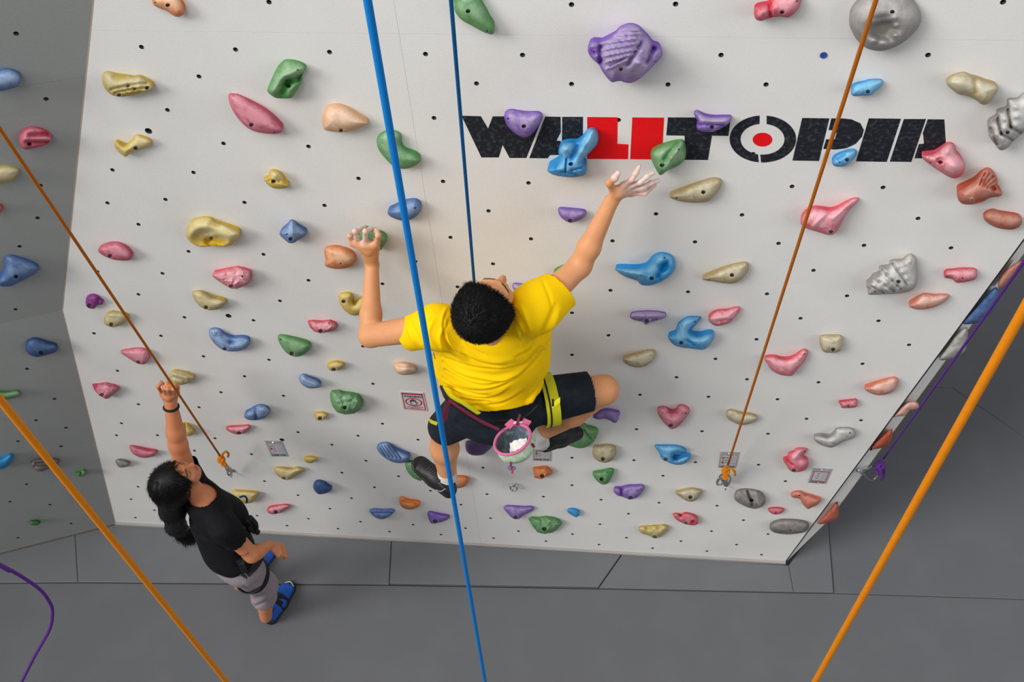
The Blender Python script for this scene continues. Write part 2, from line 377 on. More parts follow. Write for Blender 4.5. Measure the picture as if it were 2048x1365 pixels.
lpanel([cP1, farF, sF2 - np.array([0, 0, .001]), sL - np.array([0, 0, .001])], LUP, TN['LU'])
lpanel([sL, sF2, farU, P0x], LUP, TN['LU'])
mb = MB(); dL = unit(farB - cP2); nL = np.array([-dL[1], dL[0], 0]); nL = nL if nL @ (CAM - cP2) > 0 else -nL
mb.prism([cP2 + (0, 0, TOPS), farB + (0, 0, TOPS - farB[2]), farB + nL * .018 + (0, 0, TOPS - farB[2]), cP2 + nL * .018 + (0, 0, TOPS)], (0, 0, .02)); mb.build('baseboard_left', M_BASE2, kind='structure')

# right return wall: inverted triangle leaning out, going back behind the front wall
rb0 = rB + np.array([0.004, 0.004, 0]); tA = rb0 + (rA - rB) / (rA[2] - rB[2]) * ztop
b1, b2 = P(1658, 1040, -0.035), P(1943, 650, -0.085); tB = b2 + (b2 - b1) / (b2[2] - b1[2]) * (ztop - b2[2])
a1_ = rb0 + (tA - rb0) / ztop * b1[2]
nR = unit(np.cross(tA - rb0, b2 - rb0)); nR = nR if nR @ (CAM - rb0) > 0 else -nR
RIGHT = Plane(rb0, nR)
wr_ = MB(); bk = np.array([-.004, .03, 0])
wr_.add([rb0, b1, a1_, tB, tA] + [q + bk for q in (rb0, b1, a1_, tB, tA)], [(0, 1, 2), (2, 1, 3, 4), (7, 6, 5), (9, 8, 6, 7), (0, 5, 6, 1), (1, 6, 8, 3), (3, 8, 9, 4), (4, 9, 7, 2), (2, 7, 5, 0)])
wall_right = wr_.build('wall_right', M_WALL, kind='structure')
mb = MB(); mb.tube([rb0 + (0, .002, 0), b1 + (.002, .004, 0), b2 + (.002, .004, 0), tB + (.002, .004, 0)], .003, 6); mb.build('trim_1', M_EDGE, kind='structure')
# hidden side of the prow behind

# painted lettering on the front wall: flat paint, a hair proud of the panels
M_BLACKP = mat('black_wall_paint', (0.012, 0.014, 0.020), rough=0.75, spec=0.2, noise=0.15, nscale=120, bump=0.3, bscale=260, stain=((0.16, 0.17, 0.18), 60, 0.3))
M_REDP = mat('red_wall_paint', s2l(226, 14, 22), rough=0.75, spec=0.2, noise=0.06, nscale=80, bump=0.3, bscale=260)
lo = thing('wall_lettering', P(1400, 280), 'wide black and red stencil lettering reading WALLTOPIA painted across the white wall', 'lettering')
def paint(key, pts, M, name='letter', parent=lo, d=0.0007, px=None):
    q = px if px is not None else tr(key, pts)
    base = [P(x, y, 0) for x, y in q]; V2 = [Vector((p[0], p[2])) for p in base]; n = len(V2)
    V, E, Fc, *_ = delaunay_2d_cdt(V2, [(i, (i + 1) % n) for i in range(n)], [], 1, 1e-7)
    mb = MB(); N_ = len(V); mb.add([(v[0], -d, v[1]) for v in V] + [(v[0], 0.0002, v[1]) for v in V], [tuple(f) for f in Fc] + [(i, (i + 1) % n, N_ + (i + 1) % n, N_ + i) for i in range(n)])
    return mb.build(name, M, parent)
paint('A2', [(-300,903),(-150,907),(-93,1003),(-57,908),(335,910),(205,1232),(75,1232),(20,1130),(-10,1228),(-145,1228)], M_BLACKP)
paint('A2', [(353,910),(472,912),(474,1030),(440,1098),(473,1100),(473,1208),(390,1210),(370,1235),(228,1233)], M_BLACKP)
paint('A2', [(485,912),(647,912),(645,1232),(600,1235),(520,1150),(483,1108)], M_BLACKP)
paint('A2', [(680,913),(918,915),(915,1122),(1002,1127),(998,1242),(680,1240)], M_REDP)
paint('A2', [(1032,916),(1280,918),(1262,1244),(1015,1242)], M_REDP)
paint('A2', [(1310,916),(1800,918),(1782,1060),(1653,1058),(1622,1248),(1440,1246),(1440,1058),(1297,1056)], M_BLACKP)
def ell(cx, cy, rx_, ry_, a0, a1, n): return [(cx + rx_ * math.cos(math.radians(a0 + (a1 - a0) * k / n)), cy + ry_ * math.sin(math.radians(a0 + (a1 - a0) * k / n))) for k in range(n + 1)]
paint(None, None, M_BLACKP, px=ell(1525.7, 278, 66.5, 47, 97, 264.5, 26) + ell(1525, 278.5, 44, 31, 262, 102, 22))
paint(None, None, M_BLACKP, px=ell(1525.7, 278, 66.5, 47, -83.5, 93, 26) + ell(1525, 278.5, 44, 31, 96, -79, 22))
paint(None, None, M_REDP, px=ell(1525, 279.3, 19.6, 13.8, 0, 348, 29), name='letter_centre_dot')
paint('A3', [(390,882),(593,885),(515,1203),(317,1200)], M_BLACKP)
paint('A3', [(608,885),(700,886),(760,893),(825,922),(850,970),(838,1020),(790,1075),(720,1108),(640,1118),(548,1113),(568,1042),(635,1040),(645,1000),(640,975),(587,972)], M_BLACKP)
paint('A3', [(888,885),(1128,888),(1022,1210),(792,1206)], M_BLACKP)
paint('A3', [(1150,890),(1315,890),(1205,1210),(1045,1208)], M_BLACKP)
paint('A3', [(1328,892),(1452,893),(1463,1060),(1440,1185),(1228,1183),(1262,1078),(1300,1075),(1295,1010),(1290,1000)], M_BLACKP)
# ------------------------------------------------------------------ climbing holds
HC_ = dict(
 red=(s2l(196, 34, 58), s2l(214, 150, 160)), pink=(s2l(212, 62, 84), s2l(222, 160, 168)), rose=(s2l(190, 66, 92), s2l(205, 135, 148)),
 orange=(s2l(214, 110, 28), s2l(216, 172, 136)), peach=(s2l(218, 168, 124), s2l(222, 190, 165)), salmon=(s2l(206, 104, 80), s2l(212, 170, 155)),
 brick=(s2l(182, 74, 44), s2l(180, 128, 112)), yellow=(s2l(206, 168, 20), s2l(200, 186, 136)), olive=(s2l(186, 160, 64), s2l(190, 178, 140)),
 tan=(s2l(170, 148, 96), s2l(192, 184, 160)), green=(s2l(72, 140, 66), s2l(132, 164, 128)), grassy=(s2l(48, 112, 46), s2l(92, 140, 90)),
 slate=(s2l(58, 96, 160), s2l(138, 160, 192)), navy=(s2l(34, 66, 122), s2l(80, 106, 148)), sky=(s2l(0, 136, 204), s2l(120, 178, 212)),
 purple=(s2l(110, 66, 168), s2l(160, 144, 180)), plum=(s2l(72, 54, 100), s2l(96, 80, 120)), magenta=(s2l(136, 48, 132), s2l(150, 90, 150)),
 grey=(s2l(140, 134, 130), s2l(190, 188, 184)), stone=(s2l(110, 104, 100), s2l(150, 146, 140)))
HM = {k: mat('resin_' + k, tuple(c * .82 for c in v[0]), rough=0.5, spec=0.4, noise=0.06, nscale=30, bump=0.25, bscale=300, wear_shade=True, chalk=tuple(min(.8, c * 1.04) for c in v[1])) for k, v in HC_.items()}
M_BOLT = mat('bolt_steel', (0.32, 0.31, 0.30), rough=0.35, metal=0.9)
M_SOCK = mat('bolt_socket', (0.02, 0.02, 0.02), rough=0.6)
def smooth_poly(q, k=4):
    return [tuple(v) for v in spline([np.array(a, float) for a in q], k, closed=True)]
NH = [0]
def hold(col, key, pts, h, label, bolt=(), dots=(), feats=(), chalk=0.55, facet=False, pl=None, sharp=False, tilt=0.6, dome=0.5, group=None):
    """one resin hold: rim curve a little off the wall, domed face, real relief, wall-side skirt"""
    pl = pl or FRONT
    x0, y0, s = cr(key); q = tr(key, pts)
    if not sharp and not facet: q = smooth_poly(q, 4)
    q = np.array(q); a = 0
    sp = 7.0 if facet else max(1.5, min(2.4, (np.ptp(q[:, 0]) + np.ptp(q[:, 1])) / 60))
    # resample the outline
    R_ = []
    for i in range(len(q)):
        A, B = q[i], q[(i + 1) % len(q)]; L_ = np.linalg.norm(B - A); n = 1 if facet and L_ < 14 else max(1, int(round(L_ / (sp * (1.0 if not facet else 1.2)))))
        for k in range(n): R_.append(A + (B - A) * k / n)
    q = np.array(R_)
    bl = [((bx / s + x0), (by / s + y0)) for bx, by in bolt]; dl = [((bx / s + x0), (by / s + y0)) for bx, by in dots]
    mn, mxx = q.min(0), q.max(0)
    gx, gy = np.meshgrid(np.arange(mn[0], mxx[0], sp), np.arange(mn[1], mxx[1], sp * 0.87)); gx = gx + (np.arange(gx.shape[0])[:, None] % 2) * sp * .5
    G = np.stack([gx.ravel(), gy.ravel()], 1)
    if facet: G = G + rng.uniform(-1, 1, G.shape) * sp * 0.22
    G = G[inside(G, q)]
    def edist(g_):
        d = np.full(len(g_), 1e9)
        for i in range(len(q)): d = np.minimum(d, seg_dist(g_, q[i], q[(i + 1) % len(q)]))
        return d
    dG = edist(G) if len(G) else np.zeros(0); keep = dG > sp * 0.55; G = G[keep]
    BR = 4.6
    extra = []
    for (bx, by), rr in [(b, BR) for b in bl] + [(b, 2.2) for b in dl]:
        if len(G): G = G[np.hypot(G[:, 0] - bx, (G[:, 1] - by) * 1.35) > rr * 1.25]
        for f_ in ((1.2, 14), (0.98, 14), (0.78, 12), (0.4, 6)): extra += [(bx + rr * f_[0] * math.cos(2 * math.pi * k / f_[1]), by + rr * f_[0] * .74 * math.sin(2 * math.pi * k / f_[1])) for k in range(f_[1])]
        extra.append((bx, by))
    if extra:
        X = np.array(extra); X = X[inside(X, q)]
        if len(X): X = X[edist(X) > 0.4]; G = np.vstack([G, X])
    n = len(q); allp = np.vstack([q, G])
    V, E, Fc, *_ = delaunay_2d_cdt([Vector(p) for p in allp], [(i, (i + 1) % n) for i in range(n)], [], 1, 1e-6)
    V = np.array([[v[0], v[1]] for v in V]); d = edist(V); d[:n] = 0
    R = max(d.max(), 1e-3) if len(d) else 1
    ty = np.clip((V[:, 1] - mn[1]) / (mxx[1] - mn[1]), 0, 1)
    prof = (1 - (1 - np.clip(d / (R * (0.95 if not facet else 0.7)), 0, 1)) ** 2.2) ** (0.72 if not facet else 1.0)
    off = h * (tilt * ty ** 0.9 * (1 - 0.15 * ty) + dome * prof)
    if facet: off = off + h * rng.uniform(-.05, .06, len(V)) * (d > 2)
    wear_shade = chalk * (0.15 + 1.35 * np.clip(prof, 0, 1) ** 1.3) * (1.2 - 0.6 * ty); dark = np.zeros(len(V))  # chalk wear over the face; hole shade is kept apart in dark
    for f_ in feats:
        if f_[0] == 'g':
            _, fx_, fy_, fr, fa = f_[:5]; e = f_[5] if len(f_) > 5 else 0.75
            dd = np.hypot(V[:, 0] - (fx_ / s + x0), (V[:, 1] - (fy_ / s + y0)) / e) / (fr / s); gg = np.exp(-dd ** 2 * 1.2) if fa > 0 else np.exp(-dd ** 4)
        else:
            _, xa, ya, xb, yb, fr, fa = f_
            dd = seg_dist(V, (xa / s + x0, ya / s + y0), (xb / s + x0, yb / s + y0)) / (fr / s); gg = np.exp(-dd ** 2)
        gg = gg * np.clip(d / 3, 0, 1); off = off + h * fa * gg
        wear_shade = wear_shade + (0.45 * gg if fa > 0 else -0.55 * gg) * (chalk > 0.2)
    for (bx, by) in bl:
        dd = np.hypot(V[:, 0] - bx, (V[:, 1] - by) / .74) / BR
        k_ = np.clip((1.1 - dd) / 0.3, 0, 1); off = off - k_ * min(0.014, h * 0.3); dark = np.maximum(dark, np.clip((1.0 - dd) / 0.25, 0, 1) * 0.75); wear_shade = wear_shade + np.exp(-((dd - 1.35) / .3) ** 2) * 0.25  # bolt recess blackened in the colour to stand for its shade
    for (bx, by) in dl:
        dd = np.hypot(V[:, 0] - bx, (V[:, 1] - by) / .74) / 2.2
        k_ = np.clip((1.1 - dd) / 0.4, 0, 1); off = off - k_ * 0.004; dark = np.maximum(dark, np.clip((1.0 - dd) / 0.4, 0, 1))  # screw hole painted black as the shade of its depth
    off = np.maximum(off, 0.003)
    top = [pl.hit(V[i, 0], V[i, 1], off[i]) for i in range(len(V))]
    base = []
    cen = np.mean([t for t in top[:n]], axis=0)
    for i in range(n):
        t = top[i]; b = t - pl.n * ((t - pl.p) @ pl.n) ; c0 = cen - pl.n * ((cen - pl.p) @ pl.n)
        dr = b - c0; b = c0 + dr * (1 - 0.05 * min(1, off[i] / 0.03)); base.append(b - pl.n * 0.0005)
    N_ = len(V); faces = [tuple(f) for f in Fc]
    faces += [(i, (i + 1) % n, N_ + (i + 1) % n, N_ + i) for i in range(n)]
    faces.append(tuple(range(N_, N_ + n))[::-1])
    vv = [tuple(v) for v in top + base]
    c3 = np.mean(base, axis=0)
    me = mesh([tuple(np.array(v) - c3) for v in vv], faces, smooth=not facet, name='hold')
    if not facet:
        sm = np.ones(len(me.polygons), bool); sm[-1] = False; me.polygons.foreach_set('use_smooth', sm)
        try: me.set_sharp_from_angle(angle=math.radians(60))
        except Exception: pass
    bmm = bmesh.new(); bmm.from_mesh(me); bmesh.ops.recalc_face_normals(bmm, faces=bmm.faces); bmm.to_mesh(me); bmm.free()
    W_ = np.concatenate([np.clip(wear_shade, 0, 1), np.clip(wear_shade[:n] * 0.2, 0, 1)]); D_ = np.concatenate([dark, np.zeros(n)])
    set_wear_shade(me, W_, D_)
    o = link('climbing_hold', me, HM[col] if isinstance(col, str) else col, label=label, cat='climbing hold', group=group or 'climbing holds bolted to the walls'); o.location = Vector(c3)
    o.matrix_world = Matrix.Translation(Vector(c3)); NH[0] += 1
    for (bx, by) in bl:
        dd = np.hypot(V[:, 0] - bx, V[:, 1] - by); i = int(dd.argmin()); p = pl.hit(bx, by, max(off[i], 0.002)); mb = MB()
        mb.disc(p, pl.n, 0.0066, 0.0022, 14, 0.0060); bo = mb.build('bolt', M_BOLT, o)
        mb = MB(); mb.disc(p + pl.n * 0.0018, pl.n, 0.0033, 0.0007, 6); mb.build('hex_socket', M_SOCK, bo)
    return o
G_ = 'g'; L_ = 'l'
# --- top rows, left to right
hold('orange','A0',[(1188,10),(1200,-30),(1290,-50),(1380,-40),(1420,20),(1437,80),(1420,120),(1385,132),(1350,120),(1300,85),(1240,62),(1200,40)],.045,'orange ear-shaped hold cut off by the top edge, nearest the upper left corner',[(1310,40)],[(1213,20)])
hold('slate','A0',[(-60,570),(0,540),(60,535),(120,550),(155,580),(165,620),(140,670),(80,695),(0,712),(-60,700)],.06,'rounded blue hold high on the grey side wall, cut by the left edge',pl=LUP)
hold('rose','A0',[(150,1090),(165,1040),(215,995),(260,988),(330,1005),(385,1040),(408,1080),(390,1110),(330,1140),(250,1160),(190,1165),(155,1130)],.05,'dark red hold with scooped finger grooves on the grey side wall',[(228,1125)],feats=[(L_,235,1060,380,1045,22,-.35),(L_,215,1110,370,1110,20,-.3),(L_,200,1080,380,1085,14,.2)],pl=LUP,chalk=.45)
hold('olive','A0',[(800,580),(830,558),(880,565),(920,575),(1000,590),(1040,598),(1090,592),(1130,615),(1180,650),(1195,680),(1180,710),(1120,725),(1000,750),(930,755),(870,740),(820,695),(798,640)],.06,'long dusty yellow hold with wavy layered ridges, top left of the white wall',[(1148,685),(930,742)],feats=[(L_,870,700,1000,670,13,-.2),(L_,1000,670,1140,650,13,-.2),(L_,900,725,1050,695,11,-.2),(L_,1050,695,1120,690,11,-.2),(L_,960,745,1100,715,10,-.15),(G_,930,600,60,-.12)],chalk=.75)
hold('yellow','A0',[(897,1105),(915,1100),(970,1135),(1000,1120),(1060,1055),(1110,1058),(1160,1080),(1182,1115),(1150,1150),(1060,1175),(1025,1190),(985,1222),(960,1215),(920,1180),(895,1145)],.045,'small mustard boomerang-shaped hold below the long ridged yellow hold',[(1058,1155)],chalk=.6)
hold('rose','A0',[(1782,740),(1830,733),(1870,742),(1950,785),(2050,850),(2120,910),(2190,990),(2203,1022),(2170,1042),(2100,1045),(2000,1030),(1920,990),(1850,915),(1800,830)],.06,'large glossy red leaf-shaped hold slanting down to the right',[(1963,975)],[(2143,1030)],chalk=.75)
hold('olive','A0',[(-60,1340),(0,1300),(60,1293),(120,1305),(148,1325),(140,1355),(90,1410),(40,1425),(-60,1430)],.045,'chalky yellow hold at the left edge beside the orange rope',pl=LUP,chalk=.8)
hold('brick','B0',[(-60,300),(0,305),(20,325),(22,350),(0,372),(-60,380)],.04,'dark brown hold just showing at the left edge of the side wall',pl=LUP,chalk=.2)
hold('green','A1',[(135,705),(150,660),(180,590),(210,530),(260,475),(300,465),(370,475),(420,500),(435,530),(415,575),(395,620),(400,650),(370,700),(330,760),(270,768),(205,765),(160,740)],.065,'big green hold with a diagonal step across its face',[(302,672)],[(373,546)],feats=[(L_,400,600,290,640,35,-.35),(L_,290,640,250,720,35,-.3),(L_,400,550,270,600,30,.2),(L_,240,620,180,710,25,.15)])
hold('peach','A1',[(562,920),(575,870),(610,825),(670,808),(730,818),(790,855),(850,905),(918,960),(880,990),(800,1020),(720,1033),(640,1028),(580,1012),(565,970)],.065,'smooth pale orange teardrop hold pointing right',[(710,1018)],chalk=.5)
hold('green','A1',[(988,1110),(1000,1060),(1050,1025),(1110,1015),(1165,1035),(1182,1080),(1178,1120),(1210,1170),(1290,1205),(1328,1245),(1310,1280),(1250,1310),(1180,1318),(1110,1290),(1050,1230),(1005,1170)],.055,'green kidney-shaped hold crossed by the thick blue rope',chalk=.6)
hold('green','A1',[(1580,-60),(1590,20),(1600,90),(1650,155),(1740,205),(1820,250),(1880,268),(1905,255),(1900,200),(1870,150),(1840,80),(1800,0),(1780,-60)],.06,'long green pointed hold at the top edge beside the thin blue rope',[(1702,88)],[(1852,242)],chalk=.5)
o_ = [(G_,950,430,190,.25),(G_,1080,500,120,.3),(L_,800,340,1060,300,13,.16),(L_,800,390,1080,335,12,.16),(L_,800,440,1060,385,12,.16),(L_,810,490,1030,425,12,.15),(L_,830,540,990,470,11,.13),(L_,930,240,1080,235,10,.1),(L_,900,280,1100,260,10,.1),(L_,1090,340,1000,500,20,-.2),(L_,790,370,790,480,24,-.3),(L_,1200,380,1140,480,26,-.3),(G_,1110,400,22,.12),(G_,1130,450,22,.12),(G_,1090,490,22,.12),(G_,740,400,45,-.12),(L_,860,520,990,440,9,-.1)]
hold('purple','A2',[(685,380),(690,345),(720,323),(765,325),(790,325),(850,290),(900,255),(940,210),(985,187),(1035,183),(1080,200),(1120,245),(1165,300),(1200,350),(1245,370),(1267,405),(1255,450),(1210,500),(1150,560),(1090,615),(1030,645),(980,645),(935,632),(880,642),(850,625),(800,560),(770,505),(720,460),(690,415)],.12,'largest purple hold, a craggy boulder with chalky ripples above the lettering',[(945,540)],[(735,405),(1205,480)],feats=o_,chalk=.75)
hold('purple','A2',[(32,910),(45,870),(85,853),(150,862),(220,872),(300,872),(330,900),(325,940),(290,1000),(240,1055),(195,1072),(150,1062),(90,1020),(50,970)],.06,'rounded triangular purple hold over the letter W',[(187,985)],[(65,928)],chalk=.45)
hold('sky','A2',[(368,1330),(400,1300),(450,1265),(470,1230),(455,1190),(465,1140),(500,1110),(550,1100),(600,1100),(640,1070),(680,1015),(715,998),(750,1010),(768,1060),(760,1120),(720,1170),(670,1220),(650,1260),(675,1300),(672,1345),(650,1370),(570,1384),(480,1378),(410,1362)],.085,'bright blue twisted hold with two horns over the red letter',[(553,1280)],feats=[(L_,610,1150,560,1220,30,-.3),(L_,720,1030,640,1180,30,.2),(G_,510,1160,50,.25),(L_,520,1240,510,1340,8,-.15),(L_,560,1330,640,1310,8,-.12),(L_,480,1340,600,1360,8,-.1)],chalk=.55)
hold('green','A2',[(1175,1200),(1200,1165),(1260,1130),(1340,1100),(1390,1090),(1430,1095),(1450,1150),(1450,1210),(1430,1260),(1380,1300),(1310,1330),(1260,1365),(1235,1355),(1200,1290),(1180,1240)],.075,'pale green wedge hold with a ridge just above the reaching hand',[(1265,1290)],[(1395,1167)],feats=[(L_,1430,1110,1340,1230,22,.25),(L_,1340,1230,1290,1330,20,.2),(L_,1390,1120,1290,1240,22,-.15)],chalk=.55)
hold('purple','A2',[(1512,880),(1530,862),(1560,870),(1610,900),(1680,912),(1750,910),(1800,912),(1805,930),(1780,970),(1730,1000),(1660,1030),(1590,1030),(1545,1018),(1532,985),(1545,955),(1525,920)],.06,'purple crescent hold over the black letter T',[(1655,992)],feats=[(L_,1580,940,1760,945,22,.2),(L_,1560,970,1740,975,12,-.15)],chalk=.5)
hold('red','A3',[(30,90),(40,55),(80,35),(140,20),(200,-40),(370,-40),(378,20),(350,80),(290,130),(240,125),(170,130),(120,145),(80,157),(40,140)],.06,'red hold with a rounded lobe at the top edge, left of the grey disc',[(240,90)],[(350,10)],feats=[(L_,150,30,150,130,18,-.2)],chalk=.5)
hold('grey','A3',[(740,150),(760,70),(830,-20),(900,-60),(1150,-60),(1230,10),(1270,80),(1280,150),(1250,220),(1180,290),(1100,345),(1020,375),(950,380),(870,360),(800,300),(755,220)],.09,'big round grey hold with a deep scooped pocket of finger dents',[(1065,88)],feats=[(G_,1000,215,115,-.5,.8),(G_,930,300,30,.2,.8),(G_,1000,315,32,.22,.8),(G_,1080,260,36,.25,.8),(G_,1090,190,26,.15,.8),(L_,920,160,1080,135,18,.1)],chalk=.25)
hold('sky','A3',[(755,690),(765,650),(800,625),(850,610),(890,595),(950,592),(990,600),(985,640),(940,680),(900,712),(850,715),(790,720),(762,712)],.05,'light blue bean hold right of the orange rope above the lettering',[(882,685)],chalk=.85)
hold('tan','A3',[(1470,625),(1480,590),(1530,555),(1600,540),(1650,560),(1710,580),(1760,605),(1830,630),(1855,660),(1830,710),(1780,775),(1730,780),(1690,750),(1620,715),(1560,705),(1510,670)],.075,'tan boulder hold with a yellow streak near the upper right corner',feats=[(L_,1680,590,1690,690,22,-.12),(G_,1570,620,70,.15)],chalk=.6)
hold('grey','A3',[(1778,950),(1800,910),(1845,880),(1850,840),(1920,810),(1925,760),(1940,740),(2000,735),(2060,690),(2120,760),(2120,900),(2080,960),(2010,1020),(1960,1065),(1920,1110),(1870,1123),(1830,1080),(1790,1020)],.08,'grey fluted shell hold cut by the right edge',[(1925,990)],feats=[(L_,1850,880,1880,1000,12,-.25),(L_,1880,1000,1960,1050,12,-.2),(L_,1925,800,1950,950,12,-.25),(L_,1950,950,2030,1000,12,-.2),(L_,1800,960,1850,1080,12,-.2),(G_,1900,890,30,.15),(G_,1980,800,36,.15),(G_,1995,870,30,.12),(G_,1985,940,30,.12),(G_,1900,960,26,.12),(G_,1830,1010,26,.1)],chalk=.75)
hold('sky','A3',[(615,1210),(630,1175),(680,1140),(740,1117),(790,1120),(797,1155),(770,1190),(740,1220),(700,1245),(640,1245),(618,1230)],.045,'small sky blue hold under the letter P',[(725,1195)],[(672,1213)],feats=[(L_,700,1160,660,1190,14,-.15)],chalk=.6)
hold('pink','A3',[(1285,1160),(1320,1150),(1380,1140),(1420,1110),(1460,1072),(1500,1065),(1530,1085),(1540,1130),(1580,1180),(1605,1225),(1600,1280),(1570,1320),(1530,1335),(1480,1320),(1400,1270),(1330,1220),(1295,1190)],.08,'pink hold with a bulging knob over the end of the lettering',[(1425,1215)],[(1352,1217)],feats=[(G_,1530,1240,75,.25),(G_,1480,1130,50,.2),(G_,1420,1200,30,-.2)],chalk=.6)
# --- second band
hold('slate','B0',[(40,720),(75,703),(130,712),(200,735),(270,770),(305,800),(290,835),(220,880),(150,915),(90,945),(30,950),(-10,940),(-20,900),(20,850),(38,780)],.06,'large blue triangular fin hold on the grey side wall at the left edge',[(125,870)],pl=LUP,chalk=.3)
hold('rose','B0',[(765,665),(785,635),(840,608),(900,600),(950,612),(1000,655),(1028,705),(1025,735),(980,748),(900,742),(830,720),(780,690)],.05,'smooth rose almond hold near the left edge of the white wall',[(860,710)],chalk=.5)
hold('yellow','B0',[(1452,540),(1465,480),(1500,430),(1560,408),(1640,405),(1680,440),(1750,465),(1830,500),(1870,530),(1860,570),(1820,610),(1770,635),(1650,635),(1570,640),(1510,620),(1465,580)],.075,'large chalky yellow hold with a bright scooped pocket',[(1650,572)],feats=[(G_,1600,565,100,-.5,.6),(G_,1690,590,80,-.4,.5),(G_,1660,570,35,.25),(L_,1750,480,1840,540,24,.1)],chalk=.9)
hold('pink','B0',[(1652,865),(1670,835),(1720,825),(1780,805),(1850,790),(1900,800),(1955,830),(1955,900),(1930,935),(1850,967),(1800,965),(1740,930),(1680,890)],.07,'faceted red gem hold below the scooped yellow one',[(1805,945)],[(1890,870)],facet=True,chalk=.8)
hold('olive','B0',[(1498,1000),(1520,985),(1570,980),(1610,1000),(1660,1035),(1720,1045),(1762,1070),(1740,1105),(1690,1130),(1620,1132),(1560,1105),(1520,1055)],.055,'yellow-tan crescent hold under the faceted red gem hold',[(1610,1112)],chalk=.7)
hold('magenta','B0',[(668,1060),(680,1025),(720,1008),(765,1020),(780,1045),(805,1070),(795,1090),(760,1095),(740,1120),(700,1122),(672,1100)],.04,'small magenta knob hold left of the upper orange rope',[(700,1097)],feats=[(L_,765,1040,760,1100,10,-.2)],chalk=.1)
hold('olive','B0',[(810,1210),(830,1160),(870,1138),(920,1145),(980,1155),(1002,1185),(990,1215),(940,1250),(880,1268),(825,1250)],.05,'dusty yellow hold partly behind the orange rope below the magenta knob',[(870,1245)],feats=[(L_,830,1170,940,1170,20,.15)],chalk=.8)
hold('slate','C0',[(1630,15),(1640,-8),(1680,-15),(1715,-5),(1760,35),(1820,60),(1880,55),(1930,65),(1948,95),(1930,135),(1880,162),(1810,170),(1740,158),(1680,115),(1640,60)],.055,'curved blue bean hold with a pale chalked dip across its middle',[(1755,150)],feats=[(L_,1700,40,1800,100,26,-.15),(L_,1800,100,1900,90,26,-.12)],chalk=.85)
hold('yellow','B1',[(112,105),(145,90),(150,50),(180,35),(220,45),(255,85),(270,125),(300,160),(290,178),(240,187),(180,182),(140,155),(115,125)],.05,'small mustard duck-shaped hold between the red leaf and the blue rope',[(185,130)],feats=[(G_,200,80,40,.2),(L_,150,120,230,130,10,-.2)],chalk=.4)
hold('slate','B1',[(232,530),(255,500),(290,465),(315,432),(345,435),(370,465),(415,500),(440,530),(425,560),(380,585),(345,608),(300,608),(255,570),(235,550)],.065,'slate blue peaked hold shaped like a tooth',[(320,577)],[(290,542)],feats=[(L_,325,450,330,530,30,.2)],chalk=.5)
hold('slate','B1',[(1073,370),(1085,345),(1130,320),(1190,280),(1250,265),(1300,265),(1330,295),(1335,345),(1310,390),(1260,425),(1190,435),(1130,420),(1085,395)],.06,'smooth slate blue oval hold behind the thick blue rope',dots=[(1287,337)],chalk=.35)
HELD = hold('green','G',[(440,430),(500,330),(590,262),(640,265),(720,295),(850,350),(940,390),(1020,450),(1065,540),(1050,620),(990,720),(930,800),(820,820),(700,760),(520,640),(440,540)],.055,"green rounded hold gripped by the climber's left hand",chalk=.4)
hold('orange','B1',[(578,680),(590,645),(640,630),(700,632),(760,655),(810,700),(825,745),(800,785),(740,808),(670,812),(610,800),(582,780),(590,740)],.065,"glossy orange rounded hold below and left of the climber's gripping hand",dots=[(710,770)],chalk=.55)
hold('yellow','B1',[(690,1040),(700,1005),(745,993),(790,1000),(805,1030),(800,1070),(820,1085),(850,1050),(900,1030),(900,1150),(850,1172),(800,1175),(755,1150),(710,1100)],.05,"mustard hook-shaped hold behind the climber's left forearm",[(733,1065)],chalk=.4)
hold('red','B1',[(450,1220),(490,1212),(560,1218),(625,1210),(665,1235),(680,1260),(660,1290),(610,1305),(550,1315),(500,1300),(465,1265)],.055,'red faceted hold with a chalky flat top left of the climber\'s elbow',[(553,1295)],facet=True,chalk=.6)
hold('purple','H',[(1297,300),(1310,262),(1370,262),(1480,275),(1580,268),(1720,262),(1700,380),(1540,400),(1430,402),(1370,385),(1320,340)],.055,"pale purple hold half hidden behind the climber's right shoulder",chalk=.8)
hold('green','B2',[(418,845),(440,815),(500,780),(560,800),(560,860),(440,870)],.04,"green hold almost hidden behind the climber's right upper arm",chalk=.3)
hold('purple','B2',[(453,355),(465,333),(530,335),(600,342),(655,355),(672,378),(650,415),(600,440),(550,452),(500,430),(465,395)],.055,"small purple half-moon hold left of the climber's raised forearm",[(550,435)],chalk=.35)
T1 = 'tan leaf-shaped hold pointing left, '
hold('tan','B2',[(1323,245),(1370,215),(1450,180),(1540,140),(1640,105),(1700,103),(1728,120),(1725,160),(1690,220),(1630,280),(1550,295),(1450,292),(1370,275)],.05,T1+'the upper of two, just under the lettering',[(1587,213)],[(1378,260)],chalk=.5)
hold('sky','B2',[(898,815),(930,802),(1010,805),(1100,800),(1150,775),(1180,730),(1220,692),(1270,683),(1330,700),(1365,750),(1365,810),(1320,870),(1250,915),(1170,942),(1100,935),(1070,905),(1040,895),(960,865)],.075,'largest bright blue hold, whale-tail shaped with a long tapered horn to the left',[(1182,885)],[(1283,725)],feats=[(L_,1300,760,1230,870,24,-.25),(G_,1280,800,50,-.2),(L_,930,820,1100,850,24,.12)],chalk=.45)
hold('tan','B2',[(1578,895),(1620,865),(1700,825),(1800,780),(1880,760),(1925,760),(1940,785),(1925,840),(1880,895),(1820,925),(1750,925),(1660,910)],.05,T1+'the lower of two, right of the big blue whale-tail hold',[(1810,860)],[(1628,900)],chalk=.5)
